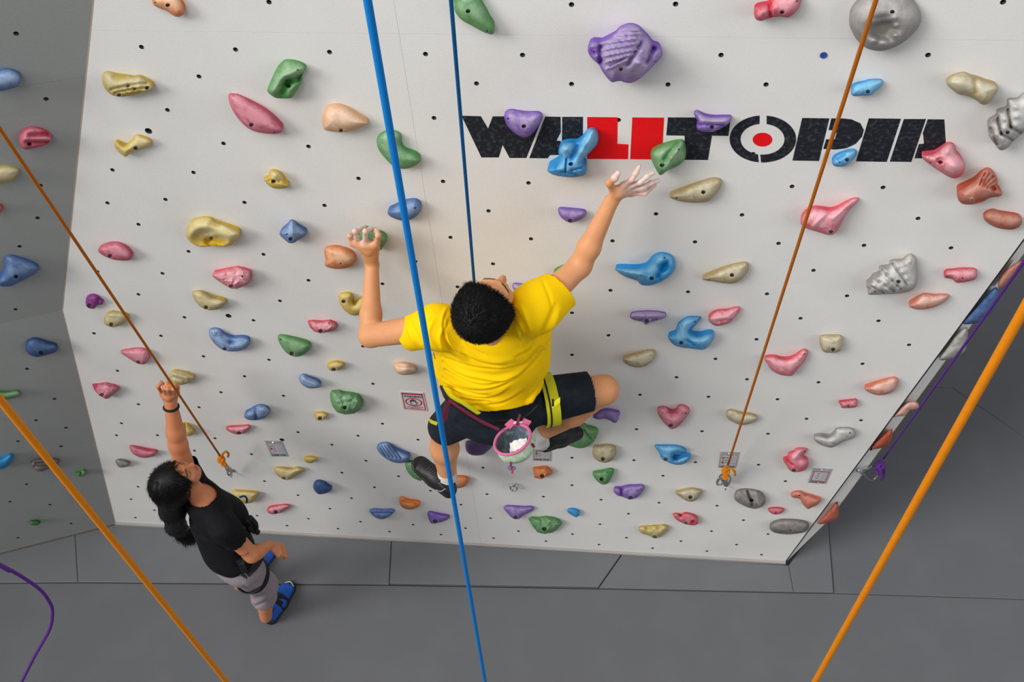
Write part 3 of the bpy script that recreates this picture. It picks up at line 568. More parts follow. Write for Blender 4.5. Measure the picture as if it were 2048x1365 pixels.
hold('purple','B2',[(1013,1190),(1030,1155),(1080,1142),(1170,1138),(1250,1145),(1295,1165),(1280,1195),(1220,1215),(1170,1230),(1140,1248),(1110,1225),(1050,1212)],.055,'flat purple ledge hold with a small spout beneath it',[(1145,1218)],feats=[(L_,1050,1175,1260,1175,18,.15),(L_,1090,1205,1220,1200,9,-.15)],chalk=.7)
hold('pink','B2',[(1625,1205),(1650,1165),(1700,1135),(1770,1130),(1820,1112),(1870,1110),(1868,1140),(1830,1190),(1790,1230),(1740,1250),(1690,1258),(1650,1240)],.055,'pink hold with a red pointed tip beside the blue hook',feats=[(L_,1650,1200,1780,1190,24,.15),(L_,1700,1220,1800,1205,10,-.15)],chalk=.75)
hold('pink','B3',[(378,420),(395,380),(440,335),(490,320),(540,325),(600,335),(660,315),(720,275),(770,250),(815,250),(790,290),(730,350),(690,420),(660,480),(620,522),(575,522),(500,500),(420,475),(385,450)],.07,'big pink hold with a long arm pointing up right, crossed by the orange rope',[(605,500)],feats=[(L_,560,370,470,460,16,.12),(L_,620,400,780,270,20,.12)],chalk=.7)
hold('brick','B3',[(1550,240),(1555,190),(1610,155),(1680,110),(1730,45),(1780,22),(1820,50),(1850,110),(1850,170),(1885,205),(1870,235),(1800,245),(1740,275),(1670,295),(1600,295),(1565,275)],.08,'brown shell hold with fanned pleats at its upper right',feats=[(L_,1760,60,1720,150,8,-.14),(L_,1790,60,1740,155,8,-.14),(L_,1815,85,1755,160,8,-.14),(L_,1835,115,1770,168,8,-.12),(L_,1845,150,1780,175,8,-.12),(G_,1820,180,22,-.25),(G_,1660,258,16,.15),(L_,1690,265,1760,260,7,-.1)],dots=[(1660,262)],chalk=.65)
hold('brick','B3',[(1745,395),(1760,355),(1810,330),(1870,345),(1940,360),(2000,375),(2035,410),(2020,455),(1970,483),(1900,482),(1830,465),(1770,430)],.06,'smooth brown potato-shaped hold at the right edge',chalk=.55)
fan = [(L_,990,790,1130,930,11,-.22),(L_,1070,740,1180,900,11,-.22),(L_,930,850,1080,945,11,-.2),(L_,890,900,1000,955,9,-.18)] + [(G_,x,y,26,.16) for x,y in [(1010,800),(1040,850),(1080,890),(1120,920),(1110,760),(1140,800),(1170,850),(1190,890),(950,860),(990,890),(1030,925),(920,900),(960,930),(1190,720),(1150,745)]]
hold('grey','B3',[(870,910),(900,880),(915,850),(965,820),(970,775),(1040,760),(1055,720),(1140,708),(1180,672),(1220,672),(1245,720),(1250,800),(1250,880),(1220,930),(1160,955),(1080,965),(1000,968),(900,972),(880,955),(895,930)],.075,'grey scallop-shell fan hold left of the small flat red hold',[(1110,873)],[(938,947)],feats=fan,chalk=.85)
hold('red','B3',[(1450,830),(1465,790),(1520,778),(1600,770),(1680,775),(1697,800),(1690,850),(1640,870),(1550,883),(1510,855),(1460,845)],.055,'flat red ledge hold right of the scallop shell',dots=[(1590,848),(1472,835)],chalk=.55)
hold('salmon','B3',[(1190,1050),(1230,1010),(1280,970),(1310,960),(1380,968),(1440,965),(1490,975),(1470,1010),(1420,1045),(1340,1075),(1260,1083),(1205,1070)],.055,'salmon hold rising to a point, under the scallop shell',chalk=.65)
# --- third band
hold('green','C1',[(217,50),(235,37),(300,45),(380,70),(450,100),(473,130),(455,165),(410,200),(350,210),(290,185),(245,130),(222,85)],.06,'green wedge hold with a flat top right of the blue bean',[(328,185)],[(238,77)],chalk=.45)
hold('yellow','C1',[(603,280),(625,252),(670,240),(720,255),(733,280),(710,305),(650,322),(615,310)],.045,'small mustard hold right of the green wedge',[(655,310)],chalk=.4)
hold('peach','C1',[(1118,275),(1145,255),(1200,250),(1255,270),(1297,318),(1270,345),(1200,353),(1150,340),(1125,305)],.05,'small peach hold with a bulb at its base above the warning sign',feats=[(G_,1205,315,55,.25),(L_,1140,280,1260,290,10,-.12)],chalk=.6)
hold('slate','C1',[(383,375),(400,350),(430,347),(470,370),(520,395),(548,425),(540,450),(480,458),(440,450),(400,420)],.05,'pale blue thumb-shaped hold above the big green one',feats=[(L_,420,390,520,430,16,.2)],chalk=.8)
hold('green','C1',[(622,500),(635,475),(690,468),(730,485),(790,492),(845,510),(865,545),(882,580),(860,625),(810,655),(740,662),(680,645),(645,600),(628,550)],.08,'big green faceted hold with a flat bright green face left of the warning sign',[(740,608)],facet=True,chalk=.45)
hold('slate','C1',[(-45,680),(-40,650),(0,625),(30,600),(70,583),(120,590),(150,620),(152,650),(120,685),(60,705),(0,705),(-30,695)],.055,'blue two-lobed hold left of the tiny mustard hold',feats=[(G_,100,630,45,.2),(L_,40,620,50,690,14,-.2)],chalk=.6)
hold('yellow','C1',[(503,650),(540,640),(575,642),(605,665),(595,690),(555,708),(515,700)],.04,'tiny mustard hold below the big green faceted hold',[(548,690)],chalk=.5)
strp=[(L_,1010+i*22,915-i*4,1060+i*30,985+i*5,7,-.14) for i in range(5)]
hold('slate','C1',[(988,920),(1005,890),(1050,877),(1090,885),(1140,930),(1200,960),(1245,985),(1240,1020),(1190,1040),(1120,1035),(1060,1005),(1010,960)],.055,"striped blue hold just left of the climber's left shoe",feats=strp,chalk=.6)
hold('yellow','C1',[(423,1000),(440,985),(490,987),(525,1005),(510,1025),(470,1042),(430,1030)],.04,'small mustard bean hold right of the leftmost grey route card',chalk=.35)
hold('olive','C1',[(187,1095),(210,1070),(260,1070),(320,1080),(370,1068),(415,1085),(418,1105),(370,1130),(320,1165),(280,1172),(235,1155),(200,1125)],.055,'wide sandy yellow hold below the leftmost grey route card',[(265,1162)],chalk=.5)
hold('navy','C1',[(492,1215),(510,1180),(545,1172),(580,1185),(610,1215),(638,1245),(610,1270),(570,1282),(530,1282),(500,1250)],.055,'dark blue shark-fin hold right of the wide sandy one',chalk=.2)
hold('orange','D1',[(1118,0),(1126,-22),(1150,-20),(1190,0),(1240,6),(1265,18),(1273,35),(1250,60),(1200,74),(1150,65),(1122,35)],.045,"orange crescent hold below the climber's left shoe",feats=[(L_,1150,10,1240,30,14,-.15)],chalk=.3)
hold('yellow','W',[(1100,600),(1200,598),(1300,605),(1395,630),(1380,690),(1340,740),(1280,758),(1200,750),(1110,700)],.055,"yellow hold behind the standing person's far shoulder",chalk=.55)
hold('plum','S',[(893,190),(920,160),(1050,145),(1200,130),(1250,150),(1260,220),(1200,290),(1120,345),(1000,352),(930,320),(897,260)],.055,'dark plum hold left of the chalk bag',chalk=.25)
FOOTL = hold('green','S',[(70,470),(100,430),(200,440),(300,560),(300,690),(220,680),(140,620),(90,550)],.05,"green foothold under the climber's left shoe",chalk=.3)
hold('orange','S',[(680,640),(780,625),(880,628),(935,660),(945,700),(910,750),(850,790),(780,798),(680,780)],.05,"orange hold behind the heel of the climber's left shoe",chalk=.2)
hold('navy','C0',[(198,140),(215,85),(260,62),(310,68),(370,95),(430,115),(452,145),(430,175),(350,200),(280,212),(225,190)],.055,'blue pear-shaped hold low on the grey side wall',[(320,178)],pl=LLOW,chalk=.5)
hold('rose','C0',[(940,175),(980,155),(1050,142),(1110,142),(1150,160),(1165,210),(1150,250),(1120,270),(1070,262),(1000,220)],.05,'chalky pink pointed hold touching the upper orange rope',[(1080,255)],chalk=.95)
hold('rose','C0',[(718,425),(770,420),(830,412),(890,430),(932,462),(900,490),(850,535),(820,540),(770,510),(735,470)],.055,'chalky pink faceted hold beside the corner with the grey side wall',[(795,508)],facet=True,chalk=.7)
HELDW = hold('olive','C0',[(1320,370),(1340,320),(1380,310),(1440,325),(1500,355),(1515,380),(1480,410),(1410,432),(1350,420)],.055,"cream and yellow hold above the standing person's raised fist",feats=[(L_,1340,340,1460,375,14,.2),(L_,1350,370,1440,400,12,-.15)],chalk=1.0)
hold('green','C0',[(-60,478),(0,478),(60,480),(120,470),(155,480),(160,510),(120,530),(40,545),(-60,545)],.045,'green hold at the left edge behind the lower orange rope',pl=LLOW,chalk=.4)
hold('sky','C0',[(-60,1030),(20,1000),(70,968),(105,975),(95,1020),(60,1065),(10,1088),(-60,1090)],.05,'blue curved hold at the left edge of the side wall',pl=LLOW,chalk=.1)
hold('stone','C0',[(240,1050),(260,1020),(320,1003),(400,1003),(450,1012),(465,1030),(420,1060),(370,1090),(310,1108),(260,1085)],.055,'dark grey creased hold beside the lower orange rope',feats=[(L_,280,1040,400,1030,10,-.2),(L_,270,1065,380,1060,10,-.2)],pl=LLOW,chalk=.3)
hold('green','C0',[(580,1115),(620,1105),(650,1090),(675,1105),(665,1135),(630,1148),(590,1130)],.035,'tiny green lumpy hold right of the lower orange rope on the side wall',feats=[(L_,630,1100,630,1145,8,-.25)],pl=LLOW,chalk=.3)
hold('yellow','C0',[(1340,740),(1440,722),(1480,750),(1515,795),(1490,825),(1430,832),(1340,825)],.05,"mustard hold right of the standing person's raised arm",feats=[(L_,1440,730,1450,820,8,-.2)],chalk=.45)
hold('red','C0',[(1762,768),(1800,752),(1900,745),(1940,742),(1952,762),(1920,795),(1870,817),(1820,810),(1780,790)],.045,'thin red boat-shaped hold under the blue two-lobed one',[(1866,806)],chalk=.5)
hold('rose','C0',[(1008,910),(1030,902),(1080,915),(1150,938),(1200,945),(1225,960),(1200,985),(1140,1000),(1080,992),(1030,960)],.05,"rose crescent hold left of the standing person's head",chalk=.4)
hold('stone','C0',[(903,1020),(935,1008),(980,1020),(1012,1045),(990,1068),(935,1075),(908,1050)],.04,'small grey pebble hold left of the rose crescent',feats=[(L_,930,1030,990,1050,8,.2)],chalk=.4)
hold('grassy','D0',[(218,170),(240,155),(285,155),(302,172),(280,190),(240,192)],.035,'lowest small green hold on the dark side wall near the floor',pl=LLOW,chalk=.2)
hold('red','D1',[(127,75),(160,50),(210,40),(270,33),(302,48),(270,75),(220,100),(170,110),(135,98)],.045,'pink-red pointed hold near the wall foot right of the standing person',[(195,92)],chalk=.55)
hold('slate','D1',[(893,80),(930,68),(1000,72),(1060,70),(1083,85),(1050,120),(1000,145),(950,140),(910,110)],.045,'blue boat-shaped hold near the wall foot',feats=[(L_,920,95,1060,95,6,-.12)],chalk=.35)
hold('purple','D1',[(1328,110),(1340,88),(1370,90),(1430,108),(1485,122),(1488,140),(1440,165),(1370,180),(1345,165)],.045,'purple wedge hold left of the thick blue rope near the wall foot',[(1385,160)],chalk=.2)
hold('purple','D2',[(28,65),(50,43),(120,45),(180,50),(235,48),(255,70),(220,95),(170,120),(140,145),(95,140),(55,100)],.05,'purple moustache-shaped hold touching the low green faceted hold',[(118,133)],chalk=.45)
hold('green','D2',[(213,145),(235,128),(290,130),(340,123),(400,130),(445,155),(463,185),(430,220),(390,248),(330,257),(280,245),(240,195)],.06,'green faceted hold near the wall foot below the purple moustache hold',[(333,218)],facet=True,chalk=.35)
hold('sky','D2',[(503,80),(520,65),(560,66),(590,85),(592,115),(570,132),(540,118),(510,98)],.035,'tiny bright blue bean hold near the wall foot',chalk=.15)
hold('red','D2',[(1292,108),(1330,102),(1350,120),(1375,98),(1420,100),(1465,125),(1483,160),(1470,188),(1430,192),(1380,180),(1320,150)],.045,'red hold with a notch in its top near the wall foot',[(1390,178)],feats=[(G_,1445,165,18,-.25)],chalk=.35)
hold('olive','D2',[(1035,215),(1060,198),(1110,195),(1150,190),(1190,190),(1230,185),(1258,205),(1250,235),(1200,275),(1160,290),(1125,275),(1090,262),(1055,250)],.05,'lowest knobbly yellow hold near the wall foot',[(1160,280)],feats=[(G_,1110,215,26,-.15),(G_,1190,215,22,-.12)],chalk=.5)
hold('tan','C2',[(957,235),(975,215),(1030,195),(1100,175),(1150,157),(1200,157),(1217,190),(1195,235),(1150,275),(1090,295),(1020,285),(975,260)],.055,"tan bean hold above right of the climber's bent knee",chalk=.7)
hold('sky','C2',[(1310,60),(1325,45),(1365,25),(1380,-20),(1395,-50),(1440,-90),(1480,-105),(1560,-102),(1562,-85),(1530,-40),(1490,0),(1480,20),(1520,42),(1570,45),(1620,28),(1665,30),(1668,60),(1640,110),(1600,150),(1550,155),(1480,145),(1400,135),(1345,110)],.07,'bright blue bird-shaped hook hold with raised wing and tail',[(1415,100)],[(1520,-62)],feats=[(L_,1440,-50,1430,60,26,.15),(L_,1460,80,1520,120,9,-.15),(G_,1600,80,50,.12)],chalk=.55)
hold('rose','C2',[(1228,640),(1240,605),(1290,602),(1330,630),(1370,625),(1395,588),(1440,588),(1475,620),(1475,650),(1440,700),(1390,755),(1340,775),(1300,750),(1250,690)],.065,'red heart-shaped hold with a chalky middle',[(1335,745)],[(1450,653)],feats=[(G_,1350,660,50,-.15)],chalk=.8)
hold('tan','C2',[(1765,660),(1775,630),(1810,620),(1860,640),(1900,650),(1960,658),(2005,685),(1990,715),(1930,740),(1870,742),(1810,715),(1775,690)],.05,'tan crescent hold behind the right thin orange rope',chalk=.65)
hold('sky','C2',[(1205,905),(1250,898),(1330,898),(1400,905),(1450,940),(1450,962),(1400,962),(1360,975),(1350,1000),(1380,1010),(1430,985),(1485,985),(1480,1010),(1440,1045),(1380,1055),(1310,1035),(1260,1005),(1240,960)],.06,'bright blue crab-claw hold under the red heart',[(1295,1010)],feats=[(G_,1400,1020,40,.1)],chalk=.5)
hold('tan','C2',[(720,960),(735,910),(790,897),(860,893),(900,915),(905,960),(885,1010),(830,1037),(775,1030),(735,1000)],.06,'tan rounded square hold above the small green one',[(805,1008)],chalk=.45)
hold('green','C2',[(723,1130),(735,1110),(800,1095),(850,1080),(885,1085),(888,1110),(860,1170),(840,1200),(800,1208),(755,1180)],.055,'small green hold under the tan rounded square hold',[(795,1165)],feats=[(G_,850,1110,18,-.12)],chalk=.25)
hold('orange','C2',[(257,1080),(300,1068),(360,1062),(385,1090),(410,1120),(375,1140),(325,1167),(268,1155)],.055,'small orange faceted hold below the route card beside the chalk bag',[(328,1140)],facet=True,chalk=.15)
hold('purple','C2',[(885,1250),(900,1230),(940,1230),(990,1212),(1060,1208),(1110,1208),(1127,1235),(1100,1280),(1060,1315),(1010,1325),(960,1305),(920,1295),(895,1275)],.055,'purple lumpy hold with a small knob on its left, below the small green hold',[(1020,1310)],feats=[(L_,950,1230,950,1300,14,-.2)],chalk=.4)
hold('tan','C2',[(1367,1270),(1410,1255),(1470,1235),(1520,1235),(1575,1258),(1560,1290),(1520,1335),(1470,1340),(1420,1315)],.05,'tan triangular hold left of the right orange knot',[(1487,1306)],chalk=.5)
hold('purple','K',[(1130,780),(1180,740),(1280,672),(1360,672),(1440,690),(1498,720),(1485,780),(1460,850),(1420,862),(1370,835),(1300,805),(1220,815),(1160,805)],.055,"purple hold below the climber's bent right knee",chalk=.35)
FOOTR = hold('green','K',[(740,1140),(800,1080),(850,960),(1000,870),(1060,900),(1150,925),(1203,970),(1180,1060),(1120,1140),(1050,1190),(960,1210),(860,1190)],.065,"big green foothold under the climber's right shoe",feats=[(L_,1000,950,1100,1080,14,-.1)],chalk=.35)
hold('tan','C3',[(520,60),(535,42),(610,38),(670,38),(693,60),(690,100),(680,150),(650,170),(600,173),(550,165),(525,120)],.055,'pale tan square hold with rounded corners near the right edge',[(622,147)],feats=[(G_,620,90,16,.1)],chalk=.75)
hold('pink','C3',[(107,220),(130,200),(190,200),(230,215),(290,215),(340,190),(380,155),(415,145),(433,170),(410,230),(360,290),(320,340),(280,345),(220,335),(160,300),(130,255)],.06,'pink boomerang hold right of the thin orange rope',dots=[(407,182)],chalk=.65)
hold('salmon','C3',[(857,440),(900,415),(970,385),(1040,358),(1090,355),(1110,390),(1090,440),(1040,478),(960,490),(890,470)],.055,'smooth salmon bean hold near the right edge of the wall',chalk=.7)
hold('red','C3',[(665,540),(700,530),(760,520),(797,520),(800,570),(770,583),(690,585),(678,565)],.04,'small red block hold below the salmon bean',dots=[(737,572)],chalk=.4)
hold('grey','C3',[(477,810),(490,795),(530,790),(590,800),(625,775),(645,738),(700,730),(760,735),(787,770),(770,810),(700,835),(640,870),(600,882),(540,865),(495,840)],.06,'light grey bone-shaped hold',dots=[(748,772)],feats=[(G_,700,760,40,.12)],chalk=.7)
hold('pink','C3',[(248,975),(280,960),(290,925),(330,905),(350,885),(420,885),(425,905),(395,945),(430,975),(437,1010),(410,1050),(350,1065),(300,1055),(270,1010)],.06,'red squirrel-shaped hold left of the rightmost route card',[(330,1052)],[(408,912)],feats=[(L_,380,900,330,960,16,.15),(L_,280,970,320,1010,10,-.15)],chalk=.45)
hold('salmon','C3',[(305,1230),(330,1208),(380,1205),(410,1230),(450,1235),(490,1255),(530,1270),(520,1290),(500,1310),(460,1330),(430,1340),(390,1300),(370,1265),(320,1255)],.055,'orange-red lumpy hold below the rightmost route card',dots=[(370,1240)],chalk=.2)
hold('stone','PX',[(1469,991),(1475,981),(1488,978),(1503,979),(1518,983),(1528,993),(1531,1003),(1525,1013),(1512,1018),(1497,1016),(1480,1008),(1470,1000)],.05,'grey crumpled hold right of the right orange knot',[(1503,1001)],feats=[(L_,1478,985,1500,1005,3,.25),(L_,1495,983,1505,1012,3,-.25),(L_,1510,985,1520,1010,3,.2)],chalk=.55)
hold('red','D3',[(137,80),(150,62),(210,57),(250,68),(252,85),(220,108),(170,108)],.035,'smallest red hold near the lower right corner of the wall',dots=[(195,100)],chalk=.3)
hold('stone','D3',[(145,210),(165,175),(220,148),(300,145),(390,155),(440,185),(435,220),(400,245),(300,260),(220,255),(170,240)],.055,'dark grey oval hold in the lowest right corner of the wall',feats=[(L_,180,240,280,250,8,-.25)],dots=[(305,230)],chalk=.3)

# holds on the right return wall, seen edge-on: closed pillow shapes set on its face
def side_hold(col, key, pts, label, thick=.07, y=.06, chalk=.4):
    q = np.array(smooth_poly(tr(key, pts), 3)); pl = Plane((0, y, 0), (0, -1, 0)); n = len(q)
    mn, mx_ = q.min(0), q.max(0); sp = 3.0
    gx, gy = np.meshgrid(np.arange(mn[0], mx_[0], sp), np.arange(mn[1], mx_[1], sp)); G = np.stack([gx.ravel(), gy.ravel()], 1); G = G[inside(G, q)]
    def ed(g_):
        d = np.full(len(g_), 1e9)
        for i in range(n): d = np.minimum(d, seg_dist(g_, q[i], q[(i + 1) % n]))
        return d
    G = G[ed(G) > 1.5]; V, E, Fc, *_ = delaunay_2d_cdt([Vector(p) for p in np.vstack([q, G])], [(i, (i + 1) % n) for i in range(n)], [], 1, 1e-6)
    V = np.array([[v[0], v[1]] for v in V]); d = ed(V); d[:n] = 0; pr = np.sqrt(1 - (1 - np.clip(d / d.max(), 0, 1)) ** 2)
    A = [pl.hit(*V[i], pr[i] * thick * .5) for i in range(len(V))]; B = [pl.hit(*V[i], -pr[i] * thick * .5) for i in range(len(V))]
    N_ = len(V); idx = lambda i: i if i < n else N_ + i - n
    f = [tuple(t) for t in Fc] + [tuple(idx(i) for i in t)[::-1] for t in Fc]; c3 = np.mean(A, axis=0)
    me = mesh([tuple(p - c3) for p in A + B[n:]], f, True); b = bmesh.new(); b.from_mesh(me); bmesh.ops.recalc_face_normals(b, faces=b.faces); b.to_mesh(me); b.free()
    wv = chalk * (.3 + .7 * pr); set_wear_shade(me, np.concatenate([wv, wv[n:]]), 0)
    o = link('climbing_hold', me, HM[col], label=label, cat='climbing hold', group='climbing holds bolted to the walls'); o.location = Vector(c3)
side_hold('brick','R',[(668,372),(690,320),(740,260),(800,220),(830,215),(800,290),(730,360),(680,400)],'brown and white hold highest on the edge-on right wall, behind the purple rope',chalk=.8,y=.02)
side_hold('navy','R',[(425,640),(480,570),(560,480),(640,395),(670,405),(680,450),(660,520),(600,590),(520,637)],'large blue hold sticking out of the edge-on right wall',chalk=.7,y=.02)
side_hold('grey','R',[(265,885),(330,790),(370,730),(420,680),(455,665),(465,700),(455,780),(440,830),(350,880)],'glossy grey hold sticking out of the edge-on right wall',chalk=.5,y=.02)
side_hold('salmon','C3',[(1075,650),(1140,570),(1200,535),(1250,540),(1262,580),(1220,600),(1180,605),(1165,640),(1100,648)],'pinkish white knob hold midway down the edge-on right wall',chalk=.9,y=.02)
side_hold('brick','C3',[(895,900),(960,820),(1050,742),(1065,760),(1062,810),(1030,860),(980,885),(930,893)],'smooth terracotta half-round hold above the purple knot',chalk=.15,y=.02)
side_hold('brick','D3',[(485,190),(540,130),(600,70),(650,15),(663,60),(660,130),(620,160),(560,180),(510,185)],'terracotta hold lowest on the edge-on right wall, near the floor',chalk=.3,y=.02)
# ------------------------------------------------------------------ smooth-blended body surfaces (signed distance field -> surface nets)
class Field:
    def __init__(s, lo, hi, h):
        s.lo = np.asarray(lo, float); s.h = h; s.n = np.ceil((np.asarray(hi) - s.lo) / h).astype(int) + 1
        s.a = np.full(tuple(s.n), 0.06, np.float32)
    def sub(s, lo, hi):
        i0 = np.clip(np.floor((np.asarray(lo) - s.lo) / s.h).astype(int), 0, s.n - 2); i1 = np.clip(np.ceil((np.asarray(hi) - s.lo) / s.h).astype(int) + 1, i0 + 1, s.n)
        sl = tuple(slice(a, b) for a, b in zip(i0, i1))
        ax = [s.lo[k] + s.h * np.arange(i0[k], i1[k]) for k in range(3)]
        return sl, np.stack(np.meshgrid(*ax, indexing='ij'), -1).astype(np.float32)
    def op(s, sl, d, k, mode='add'):
        a = s.a[sl]
        if mode == 'cut': d = -d; s.a[sl] = np.maximum(a, d); return
        if k > 0:
            h = np.maximum(k - np.abs(a - d), 0) / k; s.a[sl] = np.minimum(a, d) - h * h * k * 0.25
        else: s.a[sl] = np.minimum(a, d)
    def cap(s, a, b, ra, rb, k=0.02, mode='add'):
        a, b = np.asarray(a, float), np.asarray(b, float); m_ = max(ra, rb) + k + 0.03
        sl, X = s.sub(np.minimum(a, b) - m_, np.maximum(a, b) + m_); ab = (b - a).astype(np.float32)
        t = np.clip(((X - a) @ ab) / max(float(ab @ ab), 1e-9), 0, 1); d = np.linalg.norm(X - a - t[..., None] * ab, axis=-1) - (ra + (rb - ra) * t)
        s.op(sl, d.astype(np.float32), k, mode)
    def ecap(s, a, b, lat, wa, wb, k=0.03, mode='add'):
        """elliptical capsule: wa, wb = (half width along lat, half depth)"""
        a, b = np.asarray(a, float), np.asarray(b, float); ax = b - a; L = np.linalg.norm(ax); ax = ax / L
        lat = unit(np.asarray(lat, float) - ax * (np.asarray(lat, float) @ ax)); dep = np.cross(ax, lat)
        m_ = max(*wa, *wb) + k + 0.03; sl, X = s.sub(np.minimum(a, b) - m_, np.maximum(a, b) + m_); X = X - a
        t = X @ ax; tc = np.clip(t, 0, L); e = t - tc; u = tc / L; hw = wa[0] + (wb[0] - wa[0]) * u; hd = wa[1] + (wb[1] - wa[1]) * u; mn = np.minimum(hw, hd)
        q = np.sqrt(((X @ lat) / hw) ** 2 + ((X @ dep) / hd) ** 2 + (e / mn) ** 2) + 1e-6
        g_ = np.sqrt(((X @ lat) / hw ** 2) ** 2 + ((X @ dep) / hd ** 2) ** 2 + (e / mn ** 2) ** 2) + 1e-6
        s.op(sl, (q * (q - 1) / g_).astype(np.float32), k, mode)
    def ell(s, c, ax, r, k=0.02, mode='add'):
        """ellipsoid with axes rows ax (3x3) and radii r"""
        c = np.asarray(c, float); r = np.asarray(r, float); ax = np.asarray(ax, float); m_ = r.max() + k + 0.02
        sl, X = s.sub(c - m_, c + m_); Y = (X - c) @ ax.T; q = np.linalg.norm(Y / r, axis=-1) + 1e-6; g_ = np.linalg.norm(Y / r ** 2, axis=-1) + 1e-6
        s.op(sl, (q * (q - 1) / g_).astype(np.float32), k, mode)
    def cut_plane(s, p, n_):
        """remove everything on the side n points to"""
        sl, X = s.sub(s.lo, s.lo + s.n * s.h); d = (X - np.asarray(p, float)) @ np.asarray(n_, float); s.a = np.maximum(s.a, d.astype(np.float32)) if s.a.shape == d.shape else s.a
    def mesh(s):
        A = s.a; ins = A < 0; n = A.shape
        c = np.zeros(tuple(k - 1 for k in n), np.uint8)
        cor = [(i, j, k) for i in (0, 1) for j in (0, 1) for k in (0, 1)]
        for (i, j, k) in cor: c += ins[i:n[0] - 1 + i, j:n[1] - 1 + j, k:n[2] - 1 + k]
        act = np.argwhere((c > 0) & (c < 8)); idx = np.full(c.shape, -1, np.int64); idx[tuple(act.T)] = np.arange(len(act))
        sm = np.zeros((len(act), 3)); cnt = np.zeros(len(act))
        for (i, j, k) in cor:
            for ax_ in range(3):
                if (i, j, k)[ax_]: continue
                o = [i, j, k]; o[ax_] = 1; p = act + (i, j, k); q = act + tuple(o)
                va = A[tuple(p.T)]; vb = A[tuple(q.T)]; hit = (va < 0) != (vb < 0); t = np.where(hit, va / np.where(hit, va - vb, 1), 0)
                pt = np.array([i, j, k], float)[None] + np.eye(3)[ax_][None] * t[:, None]; sm += pt * hit[:, None]; cnt += hit
        V = s.lo + s.h * (act + sm / cnt[:, None]); F_ = []
        for ax_ in range(3):
            b, c_ = [(1, 2), (2, 0), (0, 1)][ax_]; sl0 = [slice(None)] * 3; sl1 = [slice(None)] * 3; sl0[ax_] = slice(0, n[ax_] - 1); sl1[ax_] = slice(1, n[ax_])
            diff = ins[tuple(sl0)] != ins[tuple(sl1)]; E_ = np.argwhere(diff); E_ = E_[(E_[:, b] > 0) & (E_[:, c_] > 0) & (E_[:, b] < n[b] - 1) & (E_[:, c_] < n[c_] - 1)]
            if not len(E_): continue
            def cell(db, dc): q = E_.copy(); q[:, b] -= db; q[:, c_] -= dc; return idx[tuple(q.T)]
            Q = np.stack([cell(1, 1), cell(0, 1), cell(0, 0), cell(1, 0)], 1); fl = ~ins[tuple(E_.T)]; Q[fl] = Q[fl][:, ::-1]; F_.append(Q[(Q >= 0).all(1)])
        return V, np.vstack(F_)
def vnormals(V, F):
    a = V[F[:, 2]] - V[F[:, 0]]; b = V[F[:, 3]] - V[F[:, 1]]; fn = np.cross(a, b); N = np.zeros_like(V)
    for k in range(4): np.add.at(N, F[:, k], fn)
    return N / (np.linalg.norm(N, axis=1)[:, None] + 1e-12)
def relax(V, F, it=2, lam=0.5):
    for _ in range(it):
        S_ = np.zeros_like(V); c = np.zeros(len(V))
        for k in range(4):
            for j in (1, 3):
                np.add.at(S_, F[:, k], V[F[:, (k + j) % 4]]); np.add.at(c, F[:, k], 1)
        V = V + lam * (S_ / np.maximum(c, 1)[:, None] - V)
    return V
def fmesh(V, F, smooth=True, c=None):
    me = bpy.data.meshes.new('m'); V = np.asarray(V, np.float32)
    me.vertices.add(len(V)); me.vertices.foreach_set('co', V.ravel()); me.loops.add(F.size); me.loops.foreach_set('vertex_index', F.ravel().astype(np.int32))
    me.polygons.add(len(F)); me.polygons.foreach_set('loop_start', np.arange(0, F.size, 4, dtype=np.int32)); me.polygons.foreach_set('loop_total', np.full(len(F), 4, np.int32))
    me.update(calc_edges=True); me.validate()
    if smooth: me.shade_smooth()
    return me
def cloth(V, F, keep, name, M, parent, thick=0.0025, **k):
    """keep only the wanted faces (hems stay open), give the cloth a thickness"""
    fk = keep[F].all(1); F2 = F[fk]; used = np.unique(F2); mp = np.full(len(V), -1); mp[used] = np.arange(len(used)); me = fmesh(V[used], mp[F2])
    o = link(name, me, M, parent, **k); md = o.modifiers.new('thickness', 'SOLIDIFY'); md.thickness = thick; md.offset = -1; return o
def fold_disp(V, N, folds):
    """real relief: raise or sink the cloth along fold lines (given where they run over the side turned to the camera)"""
    vv = V - CAM; ww = vv @ WW; q = np.stack([1024 + FPX * (vv @ RR) / ww, 682.5 - FPX * (vv @ UU) / ww], 1)
    fc = np.clip(-(N * (vv / np.linalg.norm(vv, axis=1)[:, None])).sum(1) * 2.5, 0, 1); d = np.zeros(len(V))
    for pts, w_, amp in folds:
        pts = [np.array(p) for p in spline([np.array(p, float) for p in pts], 6)] if len(pts) > 2 else [np.array(p, float) for p in pts]
        best = np.full(len(V), 1e9); n = len(pts) - 1; tt = np.zeros(len(V))
        for i in range(n):
            dd = seg_dist(q, pts[i], pts[i + 1]); k_ = dd < best; best[k_] = dd[k_]; tt[k_] = (i + .5) / n
        d += amp * np.exp(-(best / w_) ** 2) * np.sin(np.pi * np.clip(tt, 0.03, 0.97)) ** 0.5
    return V + N * (d * fc)[:, None]
